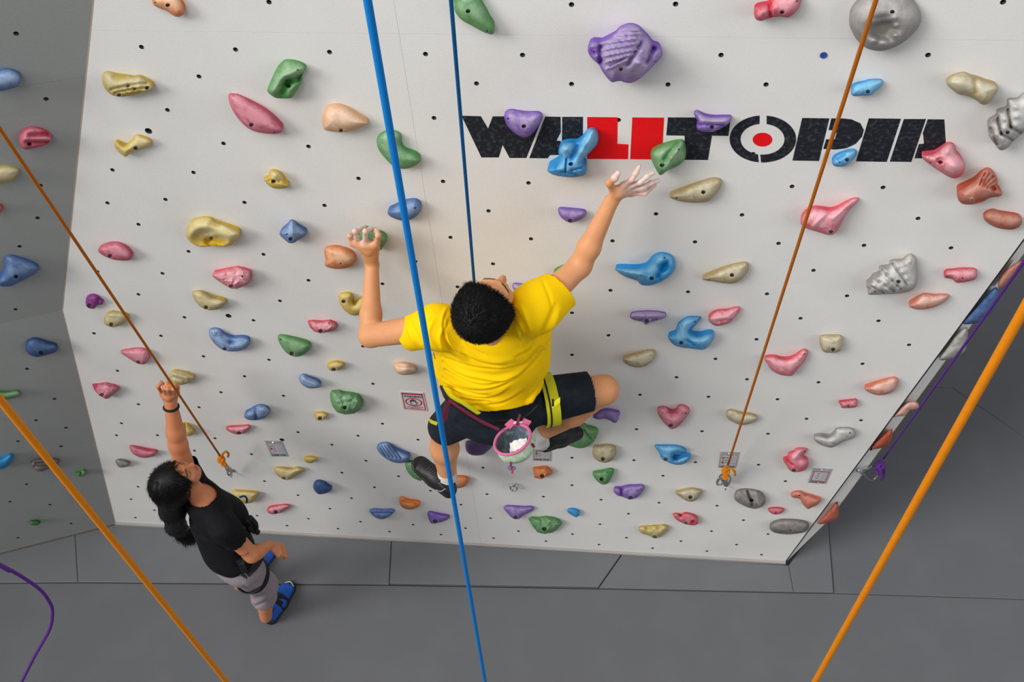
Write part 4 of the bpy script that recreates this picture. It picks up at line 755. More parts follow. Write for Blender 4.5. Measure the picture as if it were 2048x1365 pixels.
def hair_strands(name, V, N, sel, dirf, n, length, M, parent, seed=3, lift=0.5, r=0.0007, bend=None, kind='stuff', jit=.16):
    rg = np.random.default_rng(seed); ids = rg.choice(np.where(sel)[0], n); P0 = V[ids]; N0 = N[ids]; flow = dirf(P0, N0); L_ = length * rg.uniform(.6, 1.15, n)
    dr = N0 * lift + flow + rg.normal(0, jit, (n, 3)); dr /= np.linalg.norm(dr, axis=1)[:, None]
    side = np.cross(dr, N0); side /= np.linalg.norm(side, axis=1)[:, None] + 1e-9; up_ = np.cross(side, dr)
    P1 = P0 + dr * (L_ * .55)[:, None]; d2 = dr + (bend(P1, N0) if bend else flow) * .6; d2 /= np.linalg.norm(d2, axis=1)[:, None]; P2 = P1 + d2 * (L_ * .45)[:, None]
    Vs = np.stack([P0 + side * r, P0 - side * r, P0 + up_ * r, P1 + side * r * .8, P1 - side * r * .8, P1 + up_ * r * .8, P2], 1).reshape(-1, 3)
    b = (np.arange(n) * 7)[:, None]; quads = np.concatenate([b + np.array([[0, 2, 5, 3]]), b + np.array([[2, 1, 4, 5]]), b + np.array([[1, 0, 3, 4]])]); tris = np.concatenate([b + np.array([[3, 5, 6]]), b + np.array([[5, 4, 6]]), b + np.array([[4, 3, 6]])])
    me = bpy.data.meshes.new('hair'); nq, nt_ = len(quads), len(tris); me.vertices.add(len(Vs)); me.vertices.foreach_set('co', Vs.astype(np.float32).ravel())
    li = np.concatenate([quads.ravel(), tris.ravel()]).astype(np.int32); me.loops.add(len(li)); me.loops.foreach_set('vertex_index', li); me.polygons.add(nq + nt_)
    me.polygons.foreach_set('loop_start', np.concatenate([np.arange(nq) * 4, nq * 4 + np.arange(nt_) * 3]).astype(np.int32)); me.polygons.foreach_set('loop_total', np.concatenate([np.full(nq, 4), np.full(nt_, 3)]).astype(np.int32)); me.update(calc_edges=True); me.shade_smooth()
    return link(name, me, M, parent, kind=kind)

def skin_mat(name, base, lip=(0.36, 0.11, 0.09)):
    M = mat(name, base, rough=0.5, spec=0.35, noise=0.05, nscale=18, bump=0.12, bscale=500, sss=0.12)
    nt = M.node_tree; N = nt.nodes; L = nt.links; b = N['Principled BSDF']; src = b.inputs['Base Color'].links[0].from_socket
    at = N.new('ShaderNodeAttribute'); at.attribute_name = 'tint'; sx = N.new('ShaderNodeSeparateColor'); L.new(at.outputs['Color'], sx.inputs[0])
    for ch, colr in ((0, (0.80, 0.68, 0.66)), (1, lip), (2, (0.02, 0.014, 0.012))):
        mx = N.new('ShaderNodeMix'); mx.data_type = 'RGBA'; L.new(sx.outputs[ch], mx.inputs[0]); L.new(src, mx.inputs[6]); mx.inputs[7].default_value = (*colr, 1); src = mx.outputs[2]
    L.new(src, b.inputs['Base Color']); return M
def tint(me, chalk=None, red=None, dark=None):
    at = me.color_attributes.new('tint', 'FLOAT_COLOR', 'POINT'); n = len(me.vertices); a = np.zeros((n, 4), np.float32); a[:, 3] = 1
    for i, q in enumerate((chalk, red, dark)):
        if q is not None: a[:, i] = np.clip(q, 0, 1)
    at.data.foreach_set('color', a.ravel())
def near(V, pts, r):
    d = np.full(len(V), 1e9)
    for i in range(len(pts) - 1):
        a, b = np.asarray(pts[i], float), np.asarray(pts[i + 1], float); ab = b - a; t = np.clip(((V - a) @ ab) / max(ab @ ab, 1e-9), 0, 1); d = np.minimum(d, np.linalg.norm(V - a - t[:, None] * ab, axis=1))
    return np.clip(1.6 - d / r, 0, 1)
def head(Fd, c, fw, up, s=1.0, neck=None):
    """skull, jaw, nose, brows, lips and ears blended on; fw = face direction, up = crown direction"""
    fw = unit(fw); up = unit(up - fw * (up @ fw)); lt = np.cross(fw, up); A = np.array([lt, fw, up]); c = np.asarray(c, float)
    q = lambda x, y, z: c + s * (lt * x + fw * y + up * z)
    Fd.ell(q(0, -.008, .022), A, np.array([.073, .092, .083]) * s, .02); Fd.ell(q(0, .028, -.035), A, np.array([.058, .062, .072]) * s, .03)
    Fd.ell(q(0, .055, -.082), A, np.array([.028, .026, .022]) * s, .03)                       # chin
    for e in (-1, 1):
        Fd.ell(q(.036 * e, .058, -.022), A, np.array([.024, .022, .02]) * s, .02)             # cheek
        Fd.cap(q(.012 * e, .086, .022), q(.045 * e, .074, .020), .009 * s, .006 * s, .015)    # brow ridge
        Fd.ell(q(.031 * e, .088, .006), A, np.array([.015, .012, .009]) * s, 0, 'cut')        # eye socket
        Fd.ell(q(.031 * e, .074, .004), A, np.array([.0135, .0135, .012]) * s, .004)          # eyelid over the eye
        Fd.ell(q(.074 * e, -.002, -.004), np.array([unit(lt * e + fw * -.5), unit(fw + lt * e * .5), up]), np.array([.006, .017, .029]) * s, .006)  # ear
        Fd.ell(q(.0095 * e, .094, -.028), A, np.array([.007, .009, .006]) * s, .006)          # nostril wing
    Fd.cap(q(0, .085, .012), q(0, .105, -.022), .0065 * s, .0105 * s, .012)                   # nose
    Fd.cap(q(-.018, .083, -.052), q(.018, .083, -.052), .0062 * s, .0062 * s, .008); Fd.cap(q(-.015, .081, -.061), q(.015, .081, -.061), .0068 * s, .0068 * s, .006)
    return q
def finger(Fd, pts, r0=.0098, r1=.0072):
    pts = [np.asarray(p, float) for p in pts]; n = len(pts) - 1
    for i in range(n): Fd.cap(pts[i], pts[i + 1], r0 + (r1 - r0) * i / n, r0 + (r1 - r0) * (i + 1) / n, .006 if i else .010)
    for p in pts[1:-1]: Fd.cap(p, p + 1e-4, r0 * 1.06, r0 * 1.06, .004)
def gp(x, y): return (680 + x / 11.378, 430 + y / 11.378)
def hp(x, y): return (1180 + x / 11.378, 310 + y / 11.378)

M_SKIN = skin_mat('skin_tanned', s2l(214, 150, 104)); M_SKIN2 = skin_mat('skin_warm', s2l(200, 128, 88))
M_HAIR = mat('black_hair', (0.0035, 0.0035, 0.004), rough=0.5, spec=0.22, noise=0.2)
M_YEL = mat('yellow_cotton', s2l(255, 205, 0), rough=0.85, spec=0.15, noise=0.02, nscale=50, bump=0.3, bscale=900)
M_NAVYC = mat('dark_navy_cloth', (0.009, 0.013, 0.020), rough=0.85, spec=0.2, noise=0.15, nscale=30, bump=0.3, bscale=700, stain=((0.06, 0.07, 0.09), 14, 0.25))
M_BLACKC = mat('black_jersey', (0.004, 0.004, 0.006), rough=0.8, spec=0.2, noise=0.15)
M_BLACKW = mat('black_webbing', (0.008, 0.008, 0.010), rough=0.7, spec=0.3)
M_SOCK = mat('white_sock_knit', (0.62, 0.60, 0.57), rough=0.9, bump=0.5, bscale=500); M_SHOE = mat('black_shoe', (0.010, 0.010, 0.012), rough=0.5, spec=0.4, noise=0.2)
M_SHOEG = mat('dark_shoe_mesh', (0.055, 0.050, 0.050), rough=0.7); M_RUB = mat('black_rubber', (0.008, 0.008, 0.009), rough=0.4, spec=0.5)
M_WHITE = mat('white_plastic', (0.75, 0.75, 0.74), rough=0.4); M_LIME = mat('lime_webbing', s2l(204, 200, 10), rough=0.7, bump=0.4, bscale=600)
M_MAROON = mat('maroon_webbing', s2l(118, 28, 62), rough=0.7, bump=0.4, bscale=600); M_PINKW = mat('pink_webbing', s2l(206, 104, 150), rough=0.7, bump=0.4, bscale=600)
M_GREY_LIL = mat('grey_lilac_cloth', s2l(146, 132, 140), rough=0.85, noise=0.03, bump=0.3, bscale=700)
M_BLUESHOE = mat('blue_synthetic', s2l(22, 84, 180), rough=0.5, spec=0.4); M_STEEL = mat('polished_steel', (0.55, 0.55, 0.55), rough=0.18, metal=1.0)

# ================================================================== the climber
def V3(*a): return np.array(a, float)
cl = dict(neck=P(987, 676, .40), shL=P(875, 652, .40), elL=P(741, 672, .33), wrL=P(744, 530, .095), shR=P(1075, 612, .38), elR=P(1160, 532, .22), wrR=P(1222, 404, .13),
          pel=P(985, 818, .33), hipL=P(934, 824, .32), hipR=P(1040, 810, .335), knL=P(885, 860, .13), anL=P(896, 962, .17), knR=P(1208, 780, .21), anR=P(1078, 868, .24))
LAT = unit(cl['hipR'] - cl['hipL']); HDC = P(974, 613, .47); FW = unit(.46 * RR + .87 * UU - .14 * WW); UPH = unit(-WW + .12 * UU - .1 * RR)
climber = thing('person', cl['pel'], 'person climbing in a yellow t-shirt and dark shorts, seen from above and behind', 'person')
allp = np.array(list(cl.values()) + [HDC]); Fd = Field(allp.min(0) - .22, allp.max(0) + .24, 0.0046)
Fd.ecap(cl['neck'] - (0, .0, .09), cl['pel'] + (0, 0, .1), LAT, (.13, .058), (.12, .072), .03); Fd.ecap(cl['pel'] + (0, 0, .08), cl['pel'], LAT, (.12, .075), (.13, .095), .04)
for sh in ('shL', 'shR'): Fd.cap(cl['neck'] - (0, -.01, .06), cl[sh], .05, .052, .03)
Fd.cap(cl['neck'] - (0, 0, .03), HDC - UPH * .04, .052, .054, .02)
qh = head(Fd, HDC, FW, UPH, 1.06)
Fd.cap(cl['shL'], cl['elL'], .055, .046, .02); Fd.cap(cl['elL'], cl['elL'] + (cl['wrL'] - cl['elL']) * .3, .041, .041, .02); Fd.cap(cl['elL'] + (cl['wrL'] - cl['elL']) * .3, cl['wrL'], .040, .026, .02)
Fd.cap(cl['shR'], cl['elR'], .054, .041, .02); Fd.cap(cl['elR'], cl['elR'] + (cl['wrR'] - cl['elR']) * .3, .041, .041, .02); Fd.cap(cl['elR'] + (cl['wrR'] - cl['elR']) * .3, cl['wrR'], .040, .026, .02)
Fd.cap(cl['hipL'], cl['knL'], .082, .062, .03); Fd.cap(cl['knL'], cl['knL'] + (cl['anL'] - cl['knL']) * .35, .060, .068, .02); Fd.cap(cl['knL'] + (cl['anL'] - cl['knL']) * .35, cl['anL'], .067, .038, .03)
Fd.cap(cl['hipR'], cl['knR'], .085, .066, .03); kq = cl['knR'] - (0.01, 0, .022); Fd.cap(kq, kq + (cl['anR'] - kq) * .45, .056, .064, .02); Fd.cap(kq + (cl['anR'] - kq) * .45, cl['anR'], .064, .038, .02)
# left hand, gripping
W0 = cl['wrL']; pc = P(*gp(650, 800), .105)
Fd.ecap(W0, P(*gp(640, 700), .108), RR, (.027, .021), (.041, .017), .012)
for b in (gp(830, 640), gp(570, 620), gp(410, 640), gp(280, 660)): Fd.cap(pc, P(*b, .103), .016, .0125, .012)
finger(Fd, [P(*gp(840, 640), .105), P(*gp(870, 470), .112), P(*gp(835, 380), .095), P(*gp(812, 325), .06)], .0115, .009)
finger(Fd, [P(*gp(570, 610), .105), P(*gp(575, 375), .118), P(*gp(680, 330), .085), P(*gp(765, 318), .052)], .0105, .008)
finger(Fd, [P(*gp(400, 620), .103), P(*gp(335, 375), .112), P(*gp(450, 330), .08), P(*gp(580, 262), .045)], .0100, .008)
finger(Fd, [P(*gp(285, 640), .098), P(*gp(215, 480), .10), P(*gp(300, 430), .075), P(*gp(420, 425), .05)], .0095, .0075)
finger(Fd, [P(*gp(790, 880), .10), P(*gp(840, 760), .075), P(*gp(830, 640), .055), P(*gp(790, 560), .045)], .0125, .0095)
# right hand, open and reaching
W1 = cl['wrR']; pc = P(*hp(640, 860), .125)
Fd.ecap(W1, P(*hp(700, 800), .122), unit(P(*hp(800, 1000), .10) - P(*hp(450, 700), .14)), (.026, .019), (.038, .016), .012)
for b, o_f in ((hp(760, 690), .128), (hp(850, 740), .12), (hp(900, 810), .11), (hp(930, 880), .10)): Fd.cap(pc, P(*b, o_f), .016, .0125, .012)
finger(Fd, [P(*hp(760, 690), .128), P(*hp(950, 560), .135), P(*hp(1040, 420), .125), P(*hp(1120, 275), .11)], .0105, .0085)
finger(Fd, [P(*hp(850, 740), .12), P(*hp(1140, 620), .13), P(*hp(1290, 500), .12), P(*hp(1435, 415), .105)], .0105, .0082)
finger(Fd, [P(*hp(900, 810), .11), P(*hp(1200, 735), .12), P(*hp(1390, 640), .11), P(*hp(1570, 585), .095)], .0100, .008)
finger(Fd, [P(*hp(930, 880), .10), P(*hp(1250, 880), .105), P(*hp(1370, 770), .095), P(*hp(1480, 690), .085)], .0088, .0068)
finger(Fd, [P(*hp(520, 800), .13), P(*hp(440, 640), .145), P(*hp(560, 530), .15), P(*hp(640, 420), .15)], .0135, .0105)
V, Fq = Fd.mesh(); V = relax(V, Fq, 2, .4)
body = link('body', fmesh(V, Fq), M_SKIN, climber)
ch = np.zeros(len(V))
for c_, r_ in ((P(*gp(520, 330), .09), .066), (P(*hp(1330, 560), .11), .105), (P(*hp(640, 430), .15), .034)): ch = np.maximum(ch, np.clip((1.15 - np.linalg.norm(V - c_, axis=1) / r_) * 1.3, 0, .8))
red = near(V, [qh(-.018, .09, -.052), qh(.018, .09, -.052)], .006) + .6 * near(V, [qh(-.015, .088, -.062), qh(.015, .088, -.062)], .006) + .35 * near(V, [qh(0, .115, -.03), qh(0, .112, -.02)], .016)
dk = near(V, [qh(-.05, .078, .024), qh(-.016, .093, .026)], .0045) + near(V, [qh(.05, .078, .024), qh(.016, .093, .026)], .0045) + near(V, [qh(-.044, .082, .003), qh(-.02, .087, .002)], .0022) + near(V, [qh(.044, .082, .003), qh(.02, .087, .002)], .0022)
tint(body.data, ch * rng.uniform(.75, 1, len(V)), red, dk)
# short spiky black hair
Fh = Field(HDC - .17, HDC + .17, .005); Ah = np.array([np.cross(FW, UPH), FW, UPH])
Fh.ell(HDC + UPH * .030 - FW * .020, Ah, np.array([.100, .112, .098]), .02)
Fh.ell(HDC - FW * .05 - UPH * .02, Ah, np.array([.080, .075, .085]), .03)
sl, X = Fh.sub(Fh.lo, Fh.lo + Fh.n * Fh.h); Y = (X - HDC); yf = Y @ FW; yu = Y @ UPH
Fh.a = np.maximum(Fh.a, (yf - .042 - .55 * (yu - .05)).astype(np.float32))     # hairline over the forehead and temples
Fh.a = np.maximum(Fh.a, (-(yu + .07) + 0 * yf).astype(np.float32))
Vh, Fhq = Fh.mesh(); Vh = relax(Vh, Fhq, 2); Nh = vnormals(Vh, Fhq)
if ((Vh - HDC) * Nh).sum() < 0: Nh = -Nh
hcap = link('hair', fmesh(Vh, Fhq), M_HAIR, climber, label='short thick black hair')
whorl = HDC + UPH * .09 - FW * .085
def flow(Pn, Nn):
    d = Pn - whorl; d = d - Nn * (d * Nn).sum(1)[:, None]; return d / (np.linalg.norm(d, axis=1)[:, None] + 1e-6)
yy = (Vh - HDC)
hair_strands('hair_strands', Vh - Nh * .002, Nh, np.ones(len(Vh), bool), flow, 9000, .026, M_HAIR, hcap, lift=.38, r=.0009)
# t-shirt
sp_ = [P(985, 832, .345), P(984, 775, .33), P(988, 715, .35), P(990, 672, .37)]
Ft = Field(np.minimum(sp_[0], cl['hipL']) - .45, sp_[3] + .35, .0046)
Ft.ecap(sp_[0] - (0, 0, .03), sp_[1], LAT, (.208, .145), (.212, .135), .03); Ft.ecap(sp_[1], sp_[2], LAT, (.212, .135), (.185, .12), .05); Ft.ecap(sp_[2], sp_[3], LAT, (.18, .118), (.155, .105), .05)
hemL, hemR = P(822, 668, .36), P(1122, 582, .30); aL = unit(hemL - cl['shL'] + (cl['elL'] - cl['shL']) * 1.5); aR = unit(cl['elR'] - cl['shR'])
Ft.cap(sp_[3] + (0, 0, -.03), cl['shL'] - (0, 0, .012), .088, .080, .05); Ft.cap(cl['shL'], hemL + aL * .03, .080, .066, .04); Ft.cap(sp_[3] + (0, 0, -.03), cl['shR'], .088, .084, .05); Ft.cap(cl['shR'] - aR * .02, hemR + aR * .03, .086, .075, .05)
Ft.cap(P(1058, 655, .33), P(1062, 720, .31), .085, .075, .05)
Ft.cap(P(905, 680, .34), P(900, 730, .32), .07, .07, .05)
V, Fq = Ft.mesh(); V = relax(V, Fq, 4, .5); N = vnormals(V, Fq)
if ((V - sp_[1]) * N).sum() < 0: N = -N
fl = []
Hc = lambda pts: [(790 + a / 5.527, 520 + b / 5.527) for a, b in pts]
Hd = lambda pts: [(850 + a / 8.172, 740 + b / 8.172) for a, b in pts]
for pts, am in ((Hc([(540,1130),(650,1230),(850,1310),(1100,1340),(1300,1300),(1500,1180),(1650,1000)]), 1.2), (Hc([(520,1070),(700,1140),(900,1195),(1100,1215),(1300,1190),(1450,1120),(1600,950)]), 1.0), (Hc([(560,900),(650,1000),(800,1080),(1000,1150),(1200,1160)]), .8), (Hc([(770,870),(830,960),(1000,1060)]), .6),
    (Hc([(1340,690),(1400,800),(1390,900)]), .8), (Hc([(1345,560),(1400,650),(1440,780)]), .9), (Hc([(530,690),(540,820),(600,960),(680,1040)]), 1.0), (Hc([(1560,900),(1460,1010),(1330,1080)]), .6), (Hc([(580,560),(540,660),(545,760)]), .8),
    (Hd([(330,0),(600,150),(900,240),(1200,220),(1500,130),(1640,0)]), 1.2), (Hd([(300,130),(450,230),(700,310),(1000,330),(1300,250),(1500,150)]), .9), (Hd([(330,230),(600,330),(850,390),(1050,400)]), .9), (Hd([(350,290),(600,400),(900,460),(1150,440),(1350,330)]), 1.0), (Hd([(600,480),(800,510),(1070,525)]), .7), (Hd([(1030,575),(1200,560),(1400,480),(1600,350)]), .8), (Hd([(1850,400),(1750,560),(1700,640)]), .6), (Hd([(1900,150),(1800,350),(1650,500)]), .6)):
    fl.append((pts, 2.3, -.012 * am)); fl.append(([(a - .3, b - 6.5) for a, b in pts], 4.8, .0085 * am))
fl += [([(900, 640), (888, 665), (893, 695), (915, 715)], 3.5, -.010), ([(893, 650), (880, 672), (886, 700)], 4, .009), ([(930, 690), (960, 712), (1000, 722), (1050, 715)], 6, .008), ([(925, 700), (945, 725), (990, 735)], 4, -.007),
       ([(1035, 620), (1042, 640), (1052, 655), (1050, 680)], 3, -.008), ([(1042, 612), (1052, 632), (1060, 660)], 3.5, .008), ([(1030, 650), (1040, 672), (1046, 695)], 3, .007), ([(1112, 610), (1092, 655), (1070, 690)], 5, -.010), ([(1120, 620), (1100, 665), (1078, 700)], 5, .009),
       ([(820, 640), (828, 660), (840, 685)], 3, -.006), ([(812, 640), (818, 662), (830, 690)], 3, .006), ([(868, 640), (858, 665), (866, 690), (885, 705)], 4, .007), ([(1085, 560), (1098, 590), (1105, 615)], 3, -.005),
       ([(1085, 700), (1060, 730), (1020, 752)], 4, -.008), ([(1090, 735), (1070, 775), (1050, 800)], 5, -.007), ([(1080, 760), (1062, 800), (1050, 822)], 5, .006), ([(895, 810), (930, 815), (960, 812)], 4, -.006)]
V = fold_disp(V, N, fl)
ph = np.array([math.sin(37 * x[0] + 21 * x[2]) for x in V[::1]]) if False else 0
keep = ((V - hemL) @ aL < 0) | (np.linalg.norm(V - hemL, axis=1) > .16)
keep &= ((V - hemR) @ aR < 0) | (np.linalg.norm(V - hemR, axis=1) > .16)
hz = P(985, 828, .485); spn = unit(sp_[2] - sp_[0]); ang = (V - hz) @ LAT
keep &= ((V - hz)[:, 2] > .004 * np.sin(ang * 34) + .03 * (ang / .2) ** 2 - .035 * np.clip(-ang / .2 - .2, 0, 1))
nk = cl['neck'] + (0, 0, .02); nx = unit(HDC - UPH * .04 - cl['neck']); keep &= ~((np.linalg.norm((V - nk) - ((V - nk) @ nx)[:, None] * nx, axis=1) < .050) & ((V - nk) @ nx > 0.012))
tshirt = cloth(V, Fq, keep, 't_shirt', M_YEL, climber, label='bright yellow creased t-shirt')
rg_ = MB(); ck = nk + nx * .012; u_ = unit(LAT - nx * (LAT @ nx)); v_ = np.cross(nx, u_)
rg_.tube([ck + .056 * (math.cos(a) * u_ + math.sin(a) * v_) for a in np.linspace(0, 2 * math.pi, 40, endpoint=False)], .006, 8, closed=True); rg_.build('collar', M_YEL, tshirt, smooth=True)
# shorts
Fs = Field(np.minimum(np.minimum(cl['hipL'], cl['knL']), cl['knR']) - .2, np.maximum(cl['hipR'], cl['knR']) + .25, .0056)
Fs.ecap(cl['pel'] + (0, 0, .10), cl['pel'] + (0, 0, .02), LAT, (.150, .115), (.168, .125), .03); Fs.cap(cl['hipL'] - (0, 0, .0), cl['knL'], .104, .084, .05); Fs.cap(cl['hipR'], cl['knR'] + (0, 0, .008), .108, .082, .05)
Fs.ell(cl['pel'] - (0, .03, .03), np.array([LAT, np.cross((0, 0, 1), LAT), (0, 0, 1)]), (.16, .11, .10), .04)
V, Fq = Fs.mesh(); V = relax(V, Fq, 3); N = vnormals(V, Fq)
if ((V - cl['pel']) * N).sum() < 0: N = -N
V = fold_disp(V, N, [([(940, 845), (985, 862), (1030, 850)], 5, -.008), ([(1075, 770), (1090, 800), (1085, 830)], 5, -.008), ([(1100, 765), (1130, 790), (1140, 820)], 6, .005), ([(905, 835), (950, 850), (990, 848)], 6, .007), ([(1020, 840), (1040, 860), (1035, 880)], 5, .007), ([(1120, 755), (1160, 760), (1190, 775)], 5, -.005), ([(1110, 835), (1150, 825), (1185, 805)], 5, -.005)])
tL = unit(cl['knL'] - cl['hipL']); tR = unit(cl['knR'] - cl['hipR']); hL = cl['knL'] - tL * .075; hR = cl['knR'] - tR * .065
keep = (((V - hL) @ tL < 0) | (np.linalg.norm(V - hL, axis=1) > .17)) & (((V - hR) @ tR < 0) | (np.linalg.norm(V - hR, axis=1) > .17)) & ((V - cl['pel'])[:, 2] < .15)
shorts = cloth(V, Fq, keep, 'shorts', M_NAVYC, climber, .003, label='dark navy knee-length shorts')
# shoes and socks
def band(path_pts, wdir, wid, thick, name, M, parent, **k):
    """flat strap along a path; wdir(i) gives the direction across the strap"""
    path = spline(path_pts, 6); n = len(path); mb = MB(); R_ = []
    for i, p in enumerate(path):
        t = unit(path[min(i + 1, n - 1)] - path[max(i - 1, 0)]); wd = wdir(p) if callable(wdir) else np.asarray(wdir, float); wd = unit(wd - t * (wd @ t)); nn = np.cross(t, wd)
        R_ += [p + wd * wid / 2 + nn * thick / 2, p - wd * wid / 2 + nn * thick / 2, p - wd * wid / 2 - nn * thick / 2, p + wd * wid / 2 - nn * thick / 2]
    mb.add(R_, [(i * 4 + a, i * 4 + (a + 1) % 4, (i + 1) * 4 + (a + 1) % 4, (i + 1) * 4 + a) for i in range(n - 1) for a in range(4)] + [(0, 3, 2, 1), ((n - 1) * 4, (n - 1) * 4 + 1, (n - 1) * 4 + 2, (n - 1) * 4 + 3)])
    return mb.build(name, M, parent, smooth=False, **k)
def sneaker(heel, toe, ankle, w_, parent, label, h=.0045, Mu=None, Ms=None, opening=True):
    heel, toe, ankle = map(lambda q: np.asarray(q, float), (heel, toe, ankle)); ax = unit(toe - heel); up_ = ankle - heel; up_ = unit(up_ - ax * (up_ @ ax)); lt = np.cross(ax, up_); L = np.linalg.norm(toe - heel)
    q = lambda a, b, c: heel + ax * a * L + lt * b + up_ * c
    f = Field(np.minimum(heel, toe) - .14, np.maximum(heel, toe) + .14, h)
    f.ecap(q(.10, 0, .035), q(.45, 0, .032), lt, (w_ * .74, .036), (w_ * .86, .040), .02); f.ecap(q(.45, 0, .032), q(.87, 0, .022), lt, (w_ * .9, .036), (w_ * .88, .024), .03)
    f.cap(q(.16, 0, .05), q(.17, 0, .085), .037, .036, .02); f.cap(q(.30, 0, .055), q(.62, 0, .038), .034, .028, .03)
    sl, X = f.sub(f.lo, f.lo + f.n * f.h); Z = (X - heel) @ up_
    f.a = np.maximum(f.a, (-(Z - .004)).astype(np.float32)); f.a = np.maximum(f.a, (Z - .088).astype(np.float32))
    V, Fq = f.mesh(); V = relax(V, Fq, 2, .4); sh = link('shoe', fmesh(V, Fq), Mu or M_SHOE, parent, label=label)
    s_ = Field(np.minimum(heel, toe) - .14, np.maximum(heel, toe) + .14, h); s_.ecap(q(.10, 0, .0), q(.5, 0, .0), lt, (w_ * .80, .05), (w_ * .92, .05), .02); s_.ecap(q(.5, 0, 0), q(.88, 0, 0), lt, (w_ * .97, .05), (w_ * .95, .05), .02)
    sl, X = s_.sub(s_.lo, s_.lo + s_.n * s_.h); Z = (X - heel) @ up_; s_.a = np.maximum(s_.a, np.maximum(Z - .014, -(Z + .008)).astype(np.float32)); V, Fq = s_.mesh(); link('sole', fmesh(relax(V, Fq, 1), Fq), Ms or M_RUB, sh)
    return sh, q, ax, lt, up_
hl, tl = P(904, 984, .205), P(832, 921, .085)
shoeL, qL, axL, ltL, upL = sneaker(hl + (0, 0, -.02), tl + (0, 0, -.015), hl + V3(0, -.02, .2), .051, climber, 'black lace-up training shoe, left foot, seen from above')
mbl = MB()
for i in range(7):
    t = .36 + i * .055; z_ = .098 - i * .0058
    mbl.tube(spline([qL(t, -.026, z_ - .012), qL(t + .03, -.008, z_ + .001), qL(t + .015, .010, z_ + .001), qL(t, .026, z_ - .012)], 4), .0022, 6)
    mbl.tube(spline([qL(t + .02, .026, z_ - .012), qL(t, .008, z_ + .003), qL(t + .03, -.010, z_ + .001), qL(t + .02, -.026, z_ - .012)], 4), .0022, 6)
mbl.tube(spline([qL(.36, 0, .098), qL(.38, .03, .097), qL(.42, .045, .085), qL(.42, .02, .095), qL(.36, 0, .099), qL(.40, -.03, .097), qL(.46, -.042, .082)], 5), .0022, 6)
mbl.build('laces', M_SHOEG, shoeL, smooth=True)
sd_ = 1 if (proj(qL(.3, .05, .03))[1] > proj(qL(.3, -.05, .03))[1]) else -1
swp = [qL(.10, sd_ * .046, .040), qL(.2, sd_ * .052, .030), qL(.36, sd_ * .052, .046)]
band([P(872.5, 980.5, .262), P(881, 983.5, .262), P(891, 978, .262)], upL, .006, .002, 'side_emblem', M_WHITE, shoeL)
mbs = MB(); mbs.tube([cl['anL'] + (cl['knL'] - cl['anL']) * t for t in (.22, .16, .1, .02, -.06, -.16)], [.0455, .0470, .0465, .046, .046, .042], 24)
so = mbs.build('sock', M_SOCK, climber, smooth=True, label='white ankle sock, left foot')
for t in (.19, .14, .09, .04):
    mbs = MB(); c0 = cl['anL'] + (cl['knL'] - cl['anL']) * t; d0 = unit(cl['knL'] - cl['anL']); e1 = unit(np.cross(d0, RR)); e2 = np.cross(d0, e1); mbs.tube([c0 + .0465 * (math.cos(a) * e1 + math.sin(a) * e2) for a in np.linspace(0, 6.283, 24, endpoint=False)], .0032, 6, closed=True); mbs.build('sock_rib', M_SOCK, so, smooth=True)
hr, tr_ = P(1080, 893, .235), P(1158, 858, .085)
shoeR, qR, axR, ltR, upR = sneaker(hr + (0, 0, -.01), tr_ + (0, 0, -.02), hr + V3(0, -.02, .2), .046, climber, 'black training shoe, right foot, tucked under the bent leg')
mbs = MB(); mbs.tube([cl['anR'] + (cl['knR'] - cl['anR']) * t for t in (.10, .04, -.04)] + [hr + (0.0, 0, .05), hr + (0.01, 0, .02)], [.041, .045, .046, .044, .04], 24); mbs.build('sock', M_SOCK, climber, smooth=True, label='grey-white sock, right foot')
# ------------------------------------------------------------------ climber's harness (worn) and chalk bag (hung from it)
def surf(x, y, off): return P(x, y, off)
har = MB(); har = band([surf(880, 766, .36), surf(892, 797, .43), surf(925, 822, .49), surf(960, 842, .50), surf(1000, 846, .50), surf(1050, 838, .485), surf(1080, 812, .455)], (0, 0, 1), .030, .006, 'harness', M_BLACKW, climber, label='black harness waist belt with lime and maroon straps')
band([surf(886, 772, .43), surf(900, 792, .468), surf(925, 806, .500), surf(958, 828, .512)], (0, 0, 1), .022, .004, 'waist_webbing', M_LIME, har)
# lime leg loop round the right thigh
tq = cl['hipR'] + (cl['knR'] - cl['hipR']) * .33; td = unit(cl['knR'] - cl['hipR'] + np.array([.05, .0, .03])); e1 = unit(np.cross(td, (0, 0, 1.0))); e2 = np.cross(td, e1)
lp = [tq + .112 * (math.cos(a) * e1 + math.sin(a) * e2) for a in np.linspace(0, 2 * math.pi, 40)]
band(lp, td, .058, .006, 'leg_loop', M_LIME, har, label='lime leg loop with thin black edge')
band([q + td * .0 for q in [tq - td * .012 + .1150 * (math.cos(a) * e1 + math.sin(a) * e2) for a in np.linspace(0, 2 * math.pi, 40)]], td, .007, .003, 'loop_edge', M_BLACKW, har)
bp = P(1112, 806, .505)
mb = MB(); mb.box(bp, unit(P(1122, 800, .5) - P(1108, 810, .5)) * .026, UU * .010, -WW * .006); mb.build('strap_tail', M_LIME, har)
mb = MB(); mb.box(P(1106, 806, .50), UU * .014, RR * .004, -WW * .008); mb.build('buckle', M_BLACKW, har)
tq = cl['hipL'] + (cl['knL'] - cl['hipL']) * .45; td = unit(cl['knL'] - cl['hipL']); e1 = unit(np.cross(td, (0, 0, 1.0))); e2 = np.cross(td, e1)
band([P(859, 842, .22), P(868, 846, .27), P(880, 850, .31)], (0, 0, 1), .020, .004, 'leg_loop', M_LIME, har)
band([P(882, 772, .425), P(888, 788, .45), P(896, 802, .48)], (1, 0, .2), .012, .004, 'gear_loop', M_BLACKW, har)
